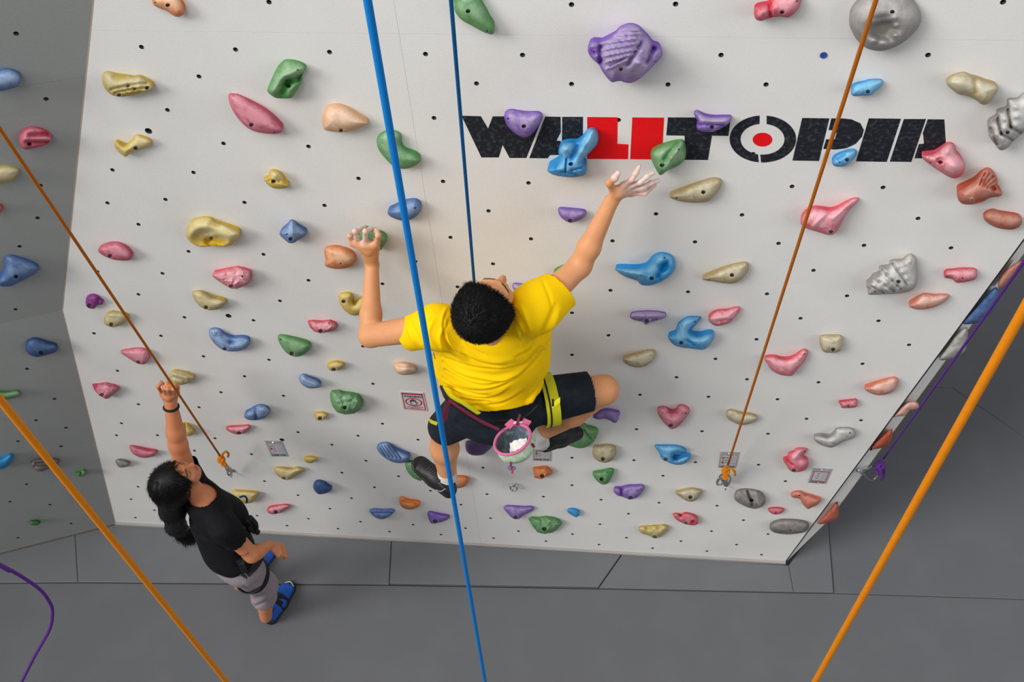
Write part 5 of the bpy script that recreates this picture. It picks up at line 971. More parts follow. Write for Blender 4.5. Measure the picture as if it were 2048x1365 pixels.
band([P(897, 801, .485), P(925, 820, .515), P(960, 842, .53), P(998, 860, .555)], (0, 0, 1), .019, .003, 'maroon_strap', M_MAROON, har)
band([P(897, 803, .475), P(892, 822, .465), P(886, 845, .445)], (1, 0, .1), .018, .003, 'maroon_strap', M_MAROON, har)
band([P(1040, 829, .50), P(1036, 842, .515), P(1034, 852, .54)], (1, 0, .1), .010, .003, 'maroon_strap', M_MAROON, har)
bc = P(1025, 880, .60); bax = unit(np.array([-.30, .02, 1.0]) + WW * .20); u_ = unit(RR - bax * (RR @ bax) ); v_ = np.cross(bax, u_)
bag = thing('chalk_bag', bc - bax * .10, 'open chalk bag with a pink rim and pale green body hanging behind the climber', 'chalk bag')
M_BAG = mat('pale_green_cloth', s2l(172, 192, 160), rough=0.85, noise=0.08, nscale=60, stain=(s2l(226, 228, 222), 30, .8)); M_LINE = mat('grey_fleece_lining', s2l(84, 96, 108), rough=0.95, noise=0.3, nscale=60, stain=(s2l(190, 200, 210), 28, .7), bump=.6, bscale=90); M_CHALK = mat('white_chalk', (0.82, 0.82, 0.82), rough=0.9, bump=.4, bscale=80)
R0 = .076
def ring(c, r, n=40, wob=0, ex=1.0): return [c + r * (1 + wob * math.sin(5 * a)) * (math.cos(a) * u_ * ex + math.sin(a) * v_) for a in np.linspace(0, 2 * math.pi, n, endpoint=False)]
def lathe(rings, name, M, parent, capb=True, **k):
    mb = MB(); n = len(rings[0]); vs = [p for r_ in rings for p in r_]
    f = [(i * n + a, i * n + (a + 1) % n, (i + 1) * n + (a + 1) % n, (i + 1) * n + a) for i in range(len(rings) - 1) for a in range(n)]
    if capb: f.append(tuple(range((len(rings) - 1) * n, len(rings) * n)))
    mb.add(vs, f); return mb.build(name, M, parent, smooth=True, **k)
lathe([ring(bc, R0 * 1.03), ring(bc - bax * .02, R0 * 1.04, wob=.012), ring(bc - bax * .04, R0 * 1.06, wob=.02), ring(bc - bax * .050, R0 * 1.0, wob=.012), ring(bc - bax * .066, R0 * .88, wob=.02), ring(bc - bax * .086, R0 * .62), ring(bc - bax * .09, R0 * .3)], 'bag_body', M_BAG, bag)
lathe([ring(bc, R0 * .94), ring(bc - bax * .02, R0 * .92, wob=.03), ring(bc - bax * .05, R0 * .84, wob=.05), ring(bc - bax * .075, R0 * .7, wob=.05), ring(bc - bax * .082, R0 * .3)], 'lining', M_LINE, bag)
cb = MB(); cc_ = bc - bax * .052 + u_ * .008 - v_ * .0
cb.add([cc_ + u_ * a * .036 + v_ * b * .028 + bax * (.018 * (1 - .4 * a * a) + .004 * math.sin(9 * a + 5 * b)) for a in np.linspace(-1, 1, 9) for b in np.linspace(-1, 1, 9)] + [cc_ + u_ * a * .040 + v_ * b * .032 - bax * .01 for a in (-1, 1) for b in (-1, 1)], [(i * 9 + j, i * 9 + j + 1, (i + 1) * 9 + j + 1, (i + 1) * 9 + j) for i in range(8) for j in range(8)])
cb.build('chalk_block', M_CHALK, bag, smooth=True)
mb = MB(); mb.tube(ring(bc + bax * .001, R0 * .99), .0062, 10, closed=True); rim = mb.build('rim', M_PINKW, bag, smooth=True, label='pink padded rim')
up2 = unit(UU - bax * (UU @ bax))
band([bc + up2 * R0 - RR * .045 - up2 * .010, bc + up2 * (R0 + .02) - RR * .03], RR, .030, .004, 'hanging_tab', M_PINKW, bag)
band([bc + up2 * R0 + RR * .018 - up2 * .004, bc + up2 * (R0 + .026) + RR * .022], RR, .034, .004, 'hanging_tab', M_PINKW, bag)
mb = MB(); mb.box(bc + up2 * (R0 + .010) - RR * .010, RR * .016, up2 * .006, bax * .003); mb.build('buckle', M_WHITE, bag)
dn = bc - bax * .03 - up2 * R0 * 1.02 + RR * .012
band([dn, dn - UU * .020 - WW * .004, dn - UU * .034 + RR * .004 - WW * .004], RR, .009, .003, 'drawcord_tab', M_MAROON, bag)
mb = MB(); mb.tube(spline([dn - UU * .018, dn - UU * .030 - RR * .012, dn - UU * .038, dn - UU * .034 + RR * .016, dn - UU * .026 + RR * .010, dn - UU * .036], 6), .0026, 6); mb.build('drawcord', mat('blue_cord', s2l(70, 100, 150), rough=.7), bag, smooth=True)
mb = MB(); mb.box(dn - UU * .046 + RR * .006, RR * .0045, UU * .007, WW * .003); mb.build('cord_end', HM['red'], bag)
q_ = bc - bax * .028 + unit(RR * .8 - UU * .45 - bax * ((RR * .8 - UU * .45) @ bax)) * R0 * 1.02
mb = MB(); mb.box(q_, unit(RR + .3 * UU) * .010, bax * .012, WW * .003); mb.build('side_loop', M_MAROON, bag)

# ================================================================== the person standing below
w_ = dict(pel=V3(-1.84, -.56, .86), chest=V3(-1.87, -.49, 1.17), neck=V3(-1.885, -.475, 1.335), shL=V3(-1.985, -.37, 1.30), shR=V3(-1.755, -.60, 1.25),
          wrL=P(341, 806, .235), elR=V3(-1.675, -.625, 1.03), wrR=P(538, 1091, .52), hipR=V3(-1.77, -.61, .84), hipL=V3(-1.895, -.50, .84), anR=V3(-1.855, -.565, .085), anL=V3(-2.055, -.385, .085))
w_['knR'] = (w_['hipR'] + w_['anR']) / 2 + V3(.03, .05, 0); w_['knL'] = (w_['hipL'] + w_['anL']) / 2 + V3(.03, .05, 0); w_['elL'] = (w_['shL'] + w_['wrL']) / 2 + V3(-.01, -.01, -.01)
LW = unit(w_['shR'] - w_['shL']); HW = P(352, 962, .50); FWW = unit(.66 * RR + .74 * UU - .22 * WW); UPW = unit(-WW - .42 * RR + .10 * UU)
woman = thing('person', (w_['pel'][0], w_['pel'][1], 0), 'long-haired person standing on the floor in a black t-shirt looking up with one arm raised', 'person')
allp = np.array(list(w_.values()) + [HW]); Fd = Field(allp.min(0) - .14, allp.max(0) + .2, .0048)
Fd.ecap(w_['neck'] - (0, 0, .07), w_['chest'] - (0, 0, .06), LW, (.125, .08), (.115, .082), .04); Fd.ecap(w_['chest'] - (0, 0, .06), w_['pel'] + (0, 0, .05), LW, (.112, .08), (.125, .09), .04); Fd.ecap(w_['pel'] + (0, 0, .05), w_['pel'] - (0, 0, .03), LW, (.13, .09), (.14, .10), .04)
for sh in ('shL', 'shR'): Fd.cap(w_['neck'] - (0, 0, .045), w_[sh], .05, .046, .04)
Fd.cap(w_['neck'] - (0, 0, .02), HW - UPW * .05, .045, .047, .03)
qw = head(Fd, HW, FWW, UPW, 1.0)
Fd.cap(w_['shL'], w_['elL'], .048, .044, .02); Fd.cap(w_['elL'], w_['elL'] + (w_['wrL'] - w_['elL']) * .3, .043, .042, .02); Fd.cap(w_['elL'] + (w_['wrL'] - w_['elL']) * .3, w_['wrL'], .042, .028, .02)
Fd.cap(w_['shR'], w_['elR'], .048, .038, .02); Fd.cap(w_['elR'], w_['elR'] + (w_['wrR'] - w_['elR']) * .3, .038, .037, .02); Fd.cap(w_['elR'] + (w_['wrR'] - w_['elR']) * .3, w_['wrR'], .037, .024, .02)
for h_, k_, a_ in (('hipL', 'knL', 'anL'), ('hipR', 'knR', 'anR')): Fd.cap(w_[h_], w_[k_], .078, .056, .03); Fd.cap(w_[k_], w_[k_] + (w_[a_] - w_[k_]) * .35, .052, .054, .02); Fd.cap(w_[k_] + (w_[a_] - w_[k_]) * .35, w_[a_], .052, .034, .03)
def wp(x, y): return (280 + x / 11.375, 740 + y / 11.375)
W0 = w_['wrL']; pc = P(*wp(650, 620), .235)
Fd.ecap(W0, P(*wp(640, 560), .225), RR, (.027, .021), (.037, .018), .012)
for b in ((800, 560), (700, 560), (600, 570), (510, 570)): Fd.cap(pc, P(*wp(*b), .225), .015, .012, .012)
finger(Fd, [P(*wp(790, 560), .225), P(*wp(770, 440), .255), P(*wp(790, 350), .235), P(*wp(800, 390), .205)], .0100, .0085)
finger(Fd, [P(*wp(690, 570), .225), P(*wp(640, 440), .26), P(*wp(720, 350), .235), P(*wp(760, 400), .205)], .0100, .0085)
finger(Fd, [P(*wp(600, 580), .225), P(*wp(540, 430), .255), P(*wp(620, 310), .235), P(*wp(660, 350), .205)], .0098, .0082)
finger(Fd, [P(*wp(510, 560), .22), P(*wp(410, 390), .245), P(*wp(480, 290), .235), P(*wp(530, 330), .205)], .0088, .0075)
finger(Fd, [P(*wp(800, 660), .22), P(*wp(850, 520), .205), P(*wp(850, 400), .20), P(*wp(800, 360), .195)], .0115, .0095)
# lower right hand, relaxed, fingers curling down
W1 = w_['wrR']; hd = unit(P(562, 1096, .50) - W1); dnv = V3(0, 0, -1); kc = W1 + hd * .055 + dnv * .012
Fd.ecap(W1, kc, unit(np.cross(hd, dnv)), (.024, .018), (.034, .015), .012)
sdv = unit(np.cross(hd, dnv))
for i, (e, ln) in enumerate(((-.030, .95), (-.010, 1.05), (.011, 1.0), (.031, .82))):
    b = kc + sdv * e + hd * .012; finger(Fd, [b, b + (hd * .026 + dnv * .026) * ln, b + (hd * .022 + dnv * .052) * ln, b + (hd * .002 + dnv * .066) * ln], .0092, .0074)
finger(Fd, [W1 + hd * .02 + sdv * -.022 + dnv * .01, W1 + hd * .04 + sdv * -.036 + dnv * .032, W1 + hd * .055 + sdv * -.030 + dnv * .055], .0115, .0092)
V, Fq = Fd.mesh(); V = relax(V, Fq, 2, .4); body = link('body', fmesh(V, Fq), M_SKIN2, woman)
red = near(V, [qw(-.018, .09, -.052), qw(.018, .09, -.052)], .006) + .6 * near(V, [qw(-.015, .088, -.062), qw(.015, .088, -.062)], .006) + .35 * np.clip(1.2 - np.linalg.norm(V - P(555, 1112, .5), axis=1) / .04, 0, 1)
dk = near(V, [qw(-.05, .078, .024), qw(-.016, .093, .026)], .0035) + near(V, [qw(.05, .078, .024), qw(.016, .093, .026)], .0035) + near(V, [qw(-.044, .084, .003), qw(-.02, .089, .001)], .003) + near(V, [qw(.044, .084, .003), qw(.02, .089, .001)], .003)
tint(body.data, None, red, dk)
# hair: cap with a parting plus a long hanging tail
Ah = np.array([np.cross(FWW, UPW), FWW, UPW]); ltW = Ah[0]
tail = [HW - FWW * .075 - UPW * .01, P(345, 1020, .53), P(352, 1052, .50), P(372, 1076, .47)]
Fh = Field(np.minimum(HW - .2, tail[3] - .12), HW + .19, .005)
Fh.ell(HW + UPW * .028 - FWW * .016, Ah, (.092, .106, .088), .02); Fh.ell(HW - FWW * .055 - UPW * .03, Ah, (.082, .07, .085), .03)
sl, X = Fh.sub(Fh.lo, Fh.lo + Fh.n * Fh.h); Y = (X - HW); yf = Y @ FWW; yu = Y @ UPW; yl = np.abs(Y @ ltW)
Fh.a = np.maximum(Fh.a, (yf - .072 - .30 * (yu - .05) - .12 * (yl > .0) * (yl - .03)).astype(np.float32))
for a, b, ra, rb in zip(tail[:-1], tail[1:], (.070, .058, .046), (.058, .046, .020)): Fh.cap(a, b, ra, rb, .03)
Fh.cap(P(352, 1052, .50), P(388, 1078, .48), .034, .014, .02)
V, Fq = Fh.mesh(); V = relax(V, Fq, 2); N = vnormals(V, Fq)
if ((V - HW) * N)[np.linalg.norm(V - HW, axis=1) < .12].sum() < 0: N = -N
part_line = near(V, [qw(0, .05, .115), qw(.0, .0, .12), qw(-.0, -.03, .11)], .004); V = V - N * (part_line * .004)[:, None]
hw = link('hair', fmesh(V, Fq), M_HAIR, woman, label='long straight black hair hanging down the back')
dn_ = unit(P(372, 1078, .47) - HW)
def floww(Pn, Nn):
    d = np.where((np.linalg.norm(Pn - HW, axis=1) < .13)[:, None], (Pn - (HW + UPW * .1 + FWW * .02)) / .09, dn_[None]); d = d + dn_ * .3; d = d - Nn * (d * Nn).sum(1)[:, None]; return d / (np.linalg.norm(d, axis=1)[:, None] + 1e-6)
hair_strands('hair_strands', V - N * .002, N, part_line < .1, floww, 9000, .055, M_HAIR, hw, lift=.0, r=.0009, jit=.05)
low = np.linalg.norm(V - P(372, 1068, .47), axis=1) < .09
hair_strands('hair_ends', V, N, low, lambda p, n: np.repeat(unit(P(386, 1098, .45) - P(365, 1060, .47))[None], len(p), 0), 900, .075, M_HAIR, hw, lift=.1, r=.0011, seed=5)
# t-shirt
Ft = Field(w_['pel'] - .30, w_['neck'] + .22, .0055); hemz = .93
Ft.ecap(w_['pel'] + (0, 0, .04), w_['chest'] - (0, 0, .08), LW, (.170, .128), (.158, .125), .04); Ft.ecap(w_['chest'] - (0, 0, .08) + V3(.02, .015, 0), w_['neck'] - (0, 0, .06), LW, (.158, .128), (.118, .09), .04)
aR = unit(w_['elR'] - w_['shR']); aL = unit(w_['elL'] - w_['shL']); hR = w_['shR'] + aR * .10; hL = w_['shL'] + aL * .10
Ft.cap(w_['neck'] - (0, 0, .07), w_['shR'], .07, .068, .04); Ft.cap(w_['shR'], hR + aR * .03, .068, .064, .03); Ft.cap(w_['neck'] - (0, 0, .07), w_['shL'], .07, .068, .04); Ft.cap(w_['shL'], hL + aL * .03, .068, .064, .03)
V, Fq = Ft.mesh(); V = relax(V, Fq, 3); N = vnormals(V, Fq)
if ((V - w_['chest']) * N).sum() < 0: N = -N
V = fold_disp(V, N, [([(380, 1040), (410, 1065), (450, 1080)], 5, .007), ([(400, 1075), (430, 1088), (470, 1085)], 4, .007), ([(440, 1010), (470, 1035), (480, 1065)], 5, -.006)])
keep = (((V - hR) @ aR < 0) | (np.linalg.norm(V - hR, axis=1) > .088)) & (((V - hL) @ aL < 0) | (np.linalg.norm(V - hL, axis=1) > .13)) & (V[:, 2] > hemz)
nk = w_['neck'] + V3(0, 0, -.02) + RR * .012; nxw = unit(HW - w_['neck'] + RR * .06); keep &= ~((np.linalg.norm((V - nk) - ((V - nk) @ nxw)[:, None] * nxw, axis=1) < .066) & ((V - nk) @ nxw > -.002))
cloth(V, Fq, keep, 't_shirt', M_BLACKC, woman, label='plain black t-shirt')
# cropped trousers
Fs = Field(np.minimum(w_['anL'], w_['anR']) - .15, w_['pel'] + .32, .0058)
Fs.ecap(w_['pel'] + (0, 0, .09), w_['pel'] - (0, 0, .02), LW, (.140, .100), (.150, .112), .03)
cut = []
for h_, k_, a_ in (('hipL', 'knL', 'anL'), ('hipR', 'knR', 'anR')): Fs.cap(w_[h_], w_[k_], .094, .074, .04); e_ = w_[k_] + (w_[a_] - w_[k_]) * .52; Fs.cap(w_[k_], e_, .073, .071, .03); cut.append(w_[k_] + (w_[a_] - w_[k_]) * .40)
V, Fq = Fs.mesh(); V = relax(V, Fq, 3); N = vnormals(V, Fq)
if ((V - w_['pel']) * N).sum() < 0: N = -N
fo = [([(488, 1165 + 8 * i), (508, 1174 + 8 * i), (530, 1166 + 8 * i)], 2.6, .008 if i % 2 == 0 else -.007) for i in range(6)] + [([(418, 1102 + 8 * i), (445, 1110 + 8 * i), (470, 1104 + 7 * i)], 2.6, .007 if i % 2 == 0 else -.006) for i in range(4)]
V = fold_disp(V, N, fo); keep = (V[:, 2] > cut[0][2]) & (V[:, 2] < .945)
cloth(V, Fq, keep, 'cropped_trousers', M_GREY_LIL, woman, .003, label='lilac grey cropped trousers')
# climbing shoes
for hx, tx, an, nm in ((PF(540, 1246), PF(582, 1170), w_['anR'], 'near'), (PF(489, 1180), PF(546, 1101), w_['anL'], 'far')):
    hx = hx + (0, 0, TOPS + .003 if hx[1] > -.30 else .006); tx = np.array([tx[0], tx[1], hx[2]]); sh, qs, axs, lts, ups = sneaker(hx, tx, hx + V3(0, 0, .2), .049, woman, 'blue climbing shoe with black rubber and straps, %s foot' % nm, Mu=M_BLUESHOE)
    for t in (.40, .55): band([qs(t, -.050, .026), qs(t, -.034, .074 - .07 * (t - .4)), qs(t, 0, .097 - .08 * (t - .4)), qs(t, .034, .074 - .07 * (t - .4)), qs(t, .050, .026)], axs, .030, .005, 'strap', M_BLACKW, sh)
    mb = MB(); mb.tube(spline([qs(.02, -.036, .03), qs(-.03, 0, .03), qs(.02, .036, .03)], 6), [.012] * 13, 8); mb.build('heel_rand', M_RUB, sh, smooth=True)
    band([qs(.94, -.030, .016), qs(1.0, -.012, .020), qs(1.01, .006, .020), qs(.95, .030, .016)], ups, .012, .006, 'toe_cap', M_WHITE, sh, label='pale toe edge')
    band([qs(.0, 0, .075), qs(-.06, 0, .092), qs(-.11, 0, .080)], lts, .014, .004, 'pull_tab', M_BLACKW, sh)
# harness hanging round the hips
hz_ = MB(); hb = band([w_['pel'] + V3(0, 0, .075) + .0 + LW * .152 * math.cos(a) + np.cross((0, 0, 1), LW) * .114 * math.sin(a) for a in np.linspace(0, 2 * math.pi, 36)], (0, 0, 1), .034, .006, 'harness', M_BLACKW, woman, label='black climbing harness slung round the hips')
for h_, k_ in (('hipL', 'knL'), ('hipR', 'knR')):
    t0 = w_[h_] + (w_[k_] - w_[h_]) * (.38 if h_ == 'hipR' else .22); td = unit(w_[k_] - w_[h_] + V3(.12, .1, 0)); e1 = unit(np.cross(td, (1.0, 0, 0))); e2 = np.cross(td, e1)
    band([t0 + .096 * (math.cos(a) * e1 + math.sin(a) * e2) for a in np.linspace(0, 2 * math.pi, 30)], td, .034, .006, 'leg_loop', M_BLACKW, hb)
band([P(473, 1108, .60), P(481, 1125, .67), P(489, 1146, .68)], RR, .036, .005, 'riser_strap', M_BLACKW, hb); band([P(522, 1112, .60), P(512, 1132, .64), P(494, 1150, .68)], RR, .034, .005, 'riser_strap', M_BLACKW, hb)
mb = MB(); mb.box(P(485, 1151, .69), unit(RR - .6 * UU) * .026, UU * .006, WW * .005); mb.build('buckle', M_BLACKW, hb)
mb = MB(); mb.tube(spline([P(500, 1035, .50), P(512, 1050, .50), P(509, 1064, .51), P(497, 1055, .52)], 6), .012, 8); mb.tube(spline([P(495, 1040, .51), P(508, 1058, .50), P(516, 1066, .50)], 5), .014, 8); mb.build('gear_loop', M_BLACKW, hb, smooth=True)
mb = MB(); mb.tube(spline([P(480, 995, .42), P(489, 993, .40), P(494, 999, .40), P(493, 1006, .41)], 6), .0052, 8); mb.build('cord_loop', mat('dark_blue_cord', s2l(10, 60, 100), rough=.7), hb, smooth=True)
# wristband
wb = MB(); c0 = w_['wrL'] + (w_['elL'] - w_['wrL']) * .10; d0 = unit(w_['elL'] - w_['wrL']); e1 = unit(np.cross(d0, RR)); e2 = np.cross(d0, e1)
wb.tube([c0 + .031 * (math.cos(a) * e1 + math.sin(a) * e2) for a in np.linspace(0, 6.283, 30, endpoint=False)], .0068, 8, closed=True); wbo = wb.build('wristband', M_BLACKW, woman, smooth=True)
mb = MB(); mb.disc(P(327, 800.5, .275), -WW, .0035, .003, 12); mb.build('band_stud', M_STEEL, wbo)

# ------------------------------------------------------------------ ropes
def rope_mat(name, col, col2): 
    M = mat(name, col, rough=.75, spec=.25, noise=.05, nscale=60); nt = M.node_tree; N = nt.nodes; L = nt.links; b = N['Principled BSDF']
    tc = N.new('ShaderNodeTexCoord'); wv = N.new('ShaderNodeTexWave'); wv.inputs['Scale'].default_value = 420; wv.bands_direction = 'DIAGONAL'; L.new(tc.outputs['Object'], wv.inputs['Vector'])
    bp = N.new('ShaderNodeBump'); bp.inputs['Strength'].default_value = .2; bp.inputs['Distance'].default_value = .0015; L.new(wv.outputs['Fac'], bp.inputs['Height']); L.new(bp.outputs[0], b.inputs['Normal'])
    mx = N.new('ShaderNodeMix'); mx.data_type = 'RGBA'; src = b.inputs['Base Color'].links[0].from_socket; mu = N.new('ShaderNodeMath'); mu.operation = 'MULTIPLY'; mu.inputs[1].default_value = .12; L.new(wv.outputs['Fac'], mu.inputs[0]); L.new(mu.outputs[0], mx.inputs[0]); L.new(src, mx.inputs[6]); mx.inputs[7].default_value = (*col2, 1); L.new(mx.outputs[2], b.inputs['Base Color']); return M
R_BLUE = rope_mat('blue_rope', s2l(0, 118, 196), s2l(0, 80, 150)); R_TEAL = rope_mat('dark_blue_rope', s2l(0, 84, 140), s2l(0, 50, 90)); R_OR = rope_mat('orange_rope', s2l(208, 122, 0), s2l(160, 88, 0)); R_ORD = rope_mat('amber_rope', s2l(176, 96, 8), s2l(110, 60, 10)); R_PUR = rope_mat('purple_rope', s2l(86, 40, 128), s2l(50, 20, 80))
def rope(pts, r, M, label, n=10, sub=10, obj=True):
    mb = MB(); pts = [np.asarray(p, float) for p in pts]; mb.tube(spline(pts, sub) if len(pts) > 2 else [pts[0] + (pts[1] - pts[0]) * t for t in np.linspace(0, 1, 24)], r, n)
    return mb.build('climbing_rope', M, smooth=True, label=label, cat='rope', group='climbing ropes')
def vert(x, y, off, lo, hi):
    p = P(x, y, off); return [(p[0], p[1], lo), (p[0], p[1], hi)]
def ext(a, b, k): a, b = np.asarray(a), np.asarray(b); return a + (a - b) * k
t_, b_ = P(735, 0, 1.60), P(966, 1340, 1.52)
rope([ext(t_, b_, .5), b_ + (b_ - t_) * .12], .0056, R_BLUE, 'thick bright blue rope hanging in front of the climber')
t_, b_ = P(902, 0, .62), P(950, 585, .33)
rope([ext(t_, b_, 1.0), b_], .0053, R_TEAL, "thin dark blue rope running down to the climber's front")
t_, b_ = P(0, 258, .86), P(440, 912, .10); rp_l = rope([ext(t_, b_, .6), b_], .0052, R_ORD, 'amber rope from upper left down to the knot beside the standing person')
t_, b_ = P(0, 757, 1.93), P(418, 1362, 1.93); rope([(P(215, 1068, 1.93)[0], -1.93, .8), (P(215, 1068, 1.93)[0], -1.93, 7)], .0058, R_OR, 'bright orange rope hanging across the lower left corner')
t_, b_ = P(1752, 0, .78), P(1456, 930, .07); rp_r = rope([ext(t_, b_, .6), b_], .0052, R_ORD, 'amber rope from the top right down to the knot on the wall')
t_, b_ = P(2048, 524, .75), P(1767, 918, -.06); rp_p = rope([ext(t_, b_, .8), b_], .0048, R_PUR, 'purple rope tied to the purple knot on the right edge')
pr_ = P(1868, 940, 1.95); rope([(pr_[0], pr_[1], .8), (pr_[0], pr_[1], 7)], .0058, R_OR, 'bright orange rope hanging at the right side over the floor')
rope([P(-60, 1098, 1.75) + (-.75, 0, 4.5), P(-60, 1098, 1.75) + (-.42, 0, 1.2), P(-60, 1098, 1.75), P(0, 1130, 1.72), P(40, 1152, 1.70), P(80, 1180, 1.69), P(100, 1207, 1.69), P(105, 1228, 1.69), P(98, 1262, 1.70), P(68, 1316, 1.72), P(30, 1392, 1.74), P(-15, 1480, 1.76), P(-60, 1590, 1.79), np.array([P(-60, 1590, 1.79)[0] - .1, -1.85, .01])], .0046, R_PUR, 'curving purple rope in the lower left corner')

def knot(x, y, off, M, par, label, tail, sc=1.0, tilt=0.0):
    """figure-eight style knot: interlaced coils of rope with a tail"""
    c = P(x, y, off); ca, sa = math.cos(tilt), math.sin(tilt); r1 = RR * ca + UU * sa; u1 = -RR * sa + UU * ca; n1 = -WW
    q = lambda a, b, d: c + sc * .82 * (r1 * a + u1 * b + n1 * d) * .001
    pts = [(0, 34, 0), (2, 22, 6), (16, 10, 10), (14, -8, 6), (-6, -12, 10), (-18, 0, 8), (-12, 16, 0), (6, 20, -4), (18, 6, -2), (12, -12, -6), (-6, -22, 0), (-14, -34, 4), (-4, -46, 6), (6, -46, 2), (10, -32, 8), (-4, -18, 16), (-18, -4, 14), (-14, 14, 10), (2, 16, 16), (16, 2, 16), (8, -12, 16), (-10, -6, 18), (-8, 8, 20), (8, 10, 18)]
    mb = MB(); mb.tube(spline([q(*p) for p in pts], 6), .0074 * sc, 8); o = mb.build('knot', M, par, smooth=True, label=label)
    mb = MB(); mb.tube(spline([q(8, 10, 14)] + [P(*t) for t in tail], 6), .0062 * sc, 8); mb.build('tail', M, o, smooth=True); return o
knot(1451, 943, .075, R_OR, rp_r, 'orange figure-eight knot at the end of the right amber rope', [(1462, 938, .09), (1469, 943, .09), (1470, 951, .09)], 1.0, 0.0)
knot(443, 920, .10, R_OR, rp_l, 'orange figure-eight knot beside the standing person', [(446, 908, .11), (452, 904, .11), (457, 908, .10), (456, 914, .09)], .95, .55)
knot(1759, 932, -.06, R_PUR, rp_p, 'purple knot at the right edge of the wall', [(1768, 940, -.05), (1767, 952, -.05), (1763, 960, -.05)], 1.1, -.2)
def carabiner(pts, r, label, sleeve=None, hanger=None):
    o = thing('carabiner', np.mean([np.asarray(p) for p in pts], axis=0), label, 'carabiner'); mb = MB(); sp = spline(pts, 6, closed=True); mb.tube(sp, r, 10, closed=True); mb.build('body', M_STEEL, o, smooth=True)
    if sleeve is not None: mb = MB(); mb.tube([np.asarray(sleeve[0]), np.asarray(sleeve[1])], r * 1.6, 12); mb.build('gate_sleeve', M_STEEL, o)
    if hanger is not None: mb = MB(); mb.disc(hanger, (0, -1, 0), .018, .004, 18); mb.disc(np.asarray(hanger) - (0, .004, 0), (0, -1, 0), .009, .006, 6); mb.tube(spline([np.asarray(hanger) + (0, -.004, -.01), np.asarray(hanger) + (.0, -.03, -.02), np.asarray(hanger) + (0, -.035, .0)], 5), .004, 8); mb.build('bolt_hanger', M_STEEL, o, smooth=False)
    return o
carabiner([P(1440, 952, .06), P(1434, 965, .035), P(1435, 969, .03), P(1443, 969, .03), P(1450, 962, .05), P(1455, 953, .07), P(1449, 948, .07)], .0052, 'steel carabiner under the right orange knot', (P(1439, 955, .055), P(1434.5, 964, .04)), P(1451, 966, 0))
carabiner([P(1443, 958, .06), P(1447, 967, .05), P(1452, 973, .045), P(1458, 967, .05), P(1461, 957, .06), P(1456, 950, .075), P(1448, 951, .075)], .0055, 'round steel link below the right orange knot', (P(1446, 963, .055), P(1453, 960, .06)))
carabiner([P(449, 928, .095), P(451, 936, .075), P(454, 942, .06), P(458, 944, .05), P(459, 938, .06), P(455, 931, .08)], .0050, 'steel carabiner under the orange knot beside the standing person', (P(450.5, 930, .09), P(453, 937, .075)), P(464, 941, 0))
carabiner([P(457, 938, .06), P(455, 946, .05), P(458, 951, .045), P(462, 947, .045), P(463, 940, .05), P(460, 936, .06)], .0050, 'second steel link hanging lowest beside the standing person')
carabiner([P(1718, 941, .01), P(1726, 945, -.0), P(1732, 954, -.01), P(1742, 961, -.03), P(1750, 957, -.05), P(1759, 947, -.06), P(1752, 938, -.06), P(1745, 933, -.05), P(1732, 940, -.02)], .0046, 'large steel carabiner clipped under the purple knot', (P(1751, 956, -.05), P(1758, 948, -.06)))
mb = MB(); mb.box(P(1719, 942, .005), RR * .012, UU * .008, WW * .008); mb.tube([P(1716, 940, .0), P(1728, 949, -.005)], .010, 10); mb.build('anchor_bolt', M_STEEL, smooth=False, label='steel anchor bolt on the dark right edge of the wall', cat='bolt')
# eye ring on the wall
er = P(1027.5, 976, .022); o = thing('anchor_ring', P(1028, 970, 0), 'round steel anchor ring bolted low on the wall below the chalk bag', 'ring')
mb = MB(); nn = unit(V3(0, -1, .45)); a1 = unit(np.cross(nn, (0, 0, 1.0))); a2 = np.cross(nn, a1); mb.tube([er + .0185 * (math.cos(a) * a1 + math.sin(a) * a2) for a in np.linspace(0, 6.2832, 28, endpoint=False)], .0055, 10, closed=True); mb.build('ring', M_STEEL, o, smooth=True)
mb = MB(); mb.disc(P(1028, 971, 0), (0, -1, 0), .011, .004, 18, .010); mb.disc(P(1028, 970, .004), (0, -1, 0), .006, .014, 12, .005); mb.build('base_plate', M_STEEL, o)

# ------------------------------------------------------------------ signs
M_PAPER = mat('sign_paper', (0.60, 0.56, 0.57), rough=.45, noise=.03); M_CARD = mat('laminated_card', (0.36, 0.36, 0.37), rough=.35, noise=.12, nscale=40); M_CARDW = mat('card_text_panel', (0.50, 0.48, 0.51), rough=.4, noise=.08, nscale=60)
M_SIGNRED = mat('sign_red', s2l(176, 16, 34), rough=.5); M_INK = mat('sign_ink', (0.015, 0.017, 0.02), rough=.6)
def quad_frame(q, d=.0):
    Q = [P(x, y, 0) for x, y in q]; y_ = -.0035 - d
    def at(u, v):
        p = Q[0] * (1 - u) * (1 - v) + Q[1] * u * (1 - v) + Q[2] * u * v + Q[3] * (1 - u) * v; return np.array([p[0], y_, p[2]])
    return Q, at
def rect(at, u0, v0, u1, v1, name, M, parent, t=.0006):
    mb = MB(); mb.prism([at(u0, v0), at(u0, v1), at(u1, v1), at(u1, v0)], (0, -t, 0)); return mb.build(name, M, parent)
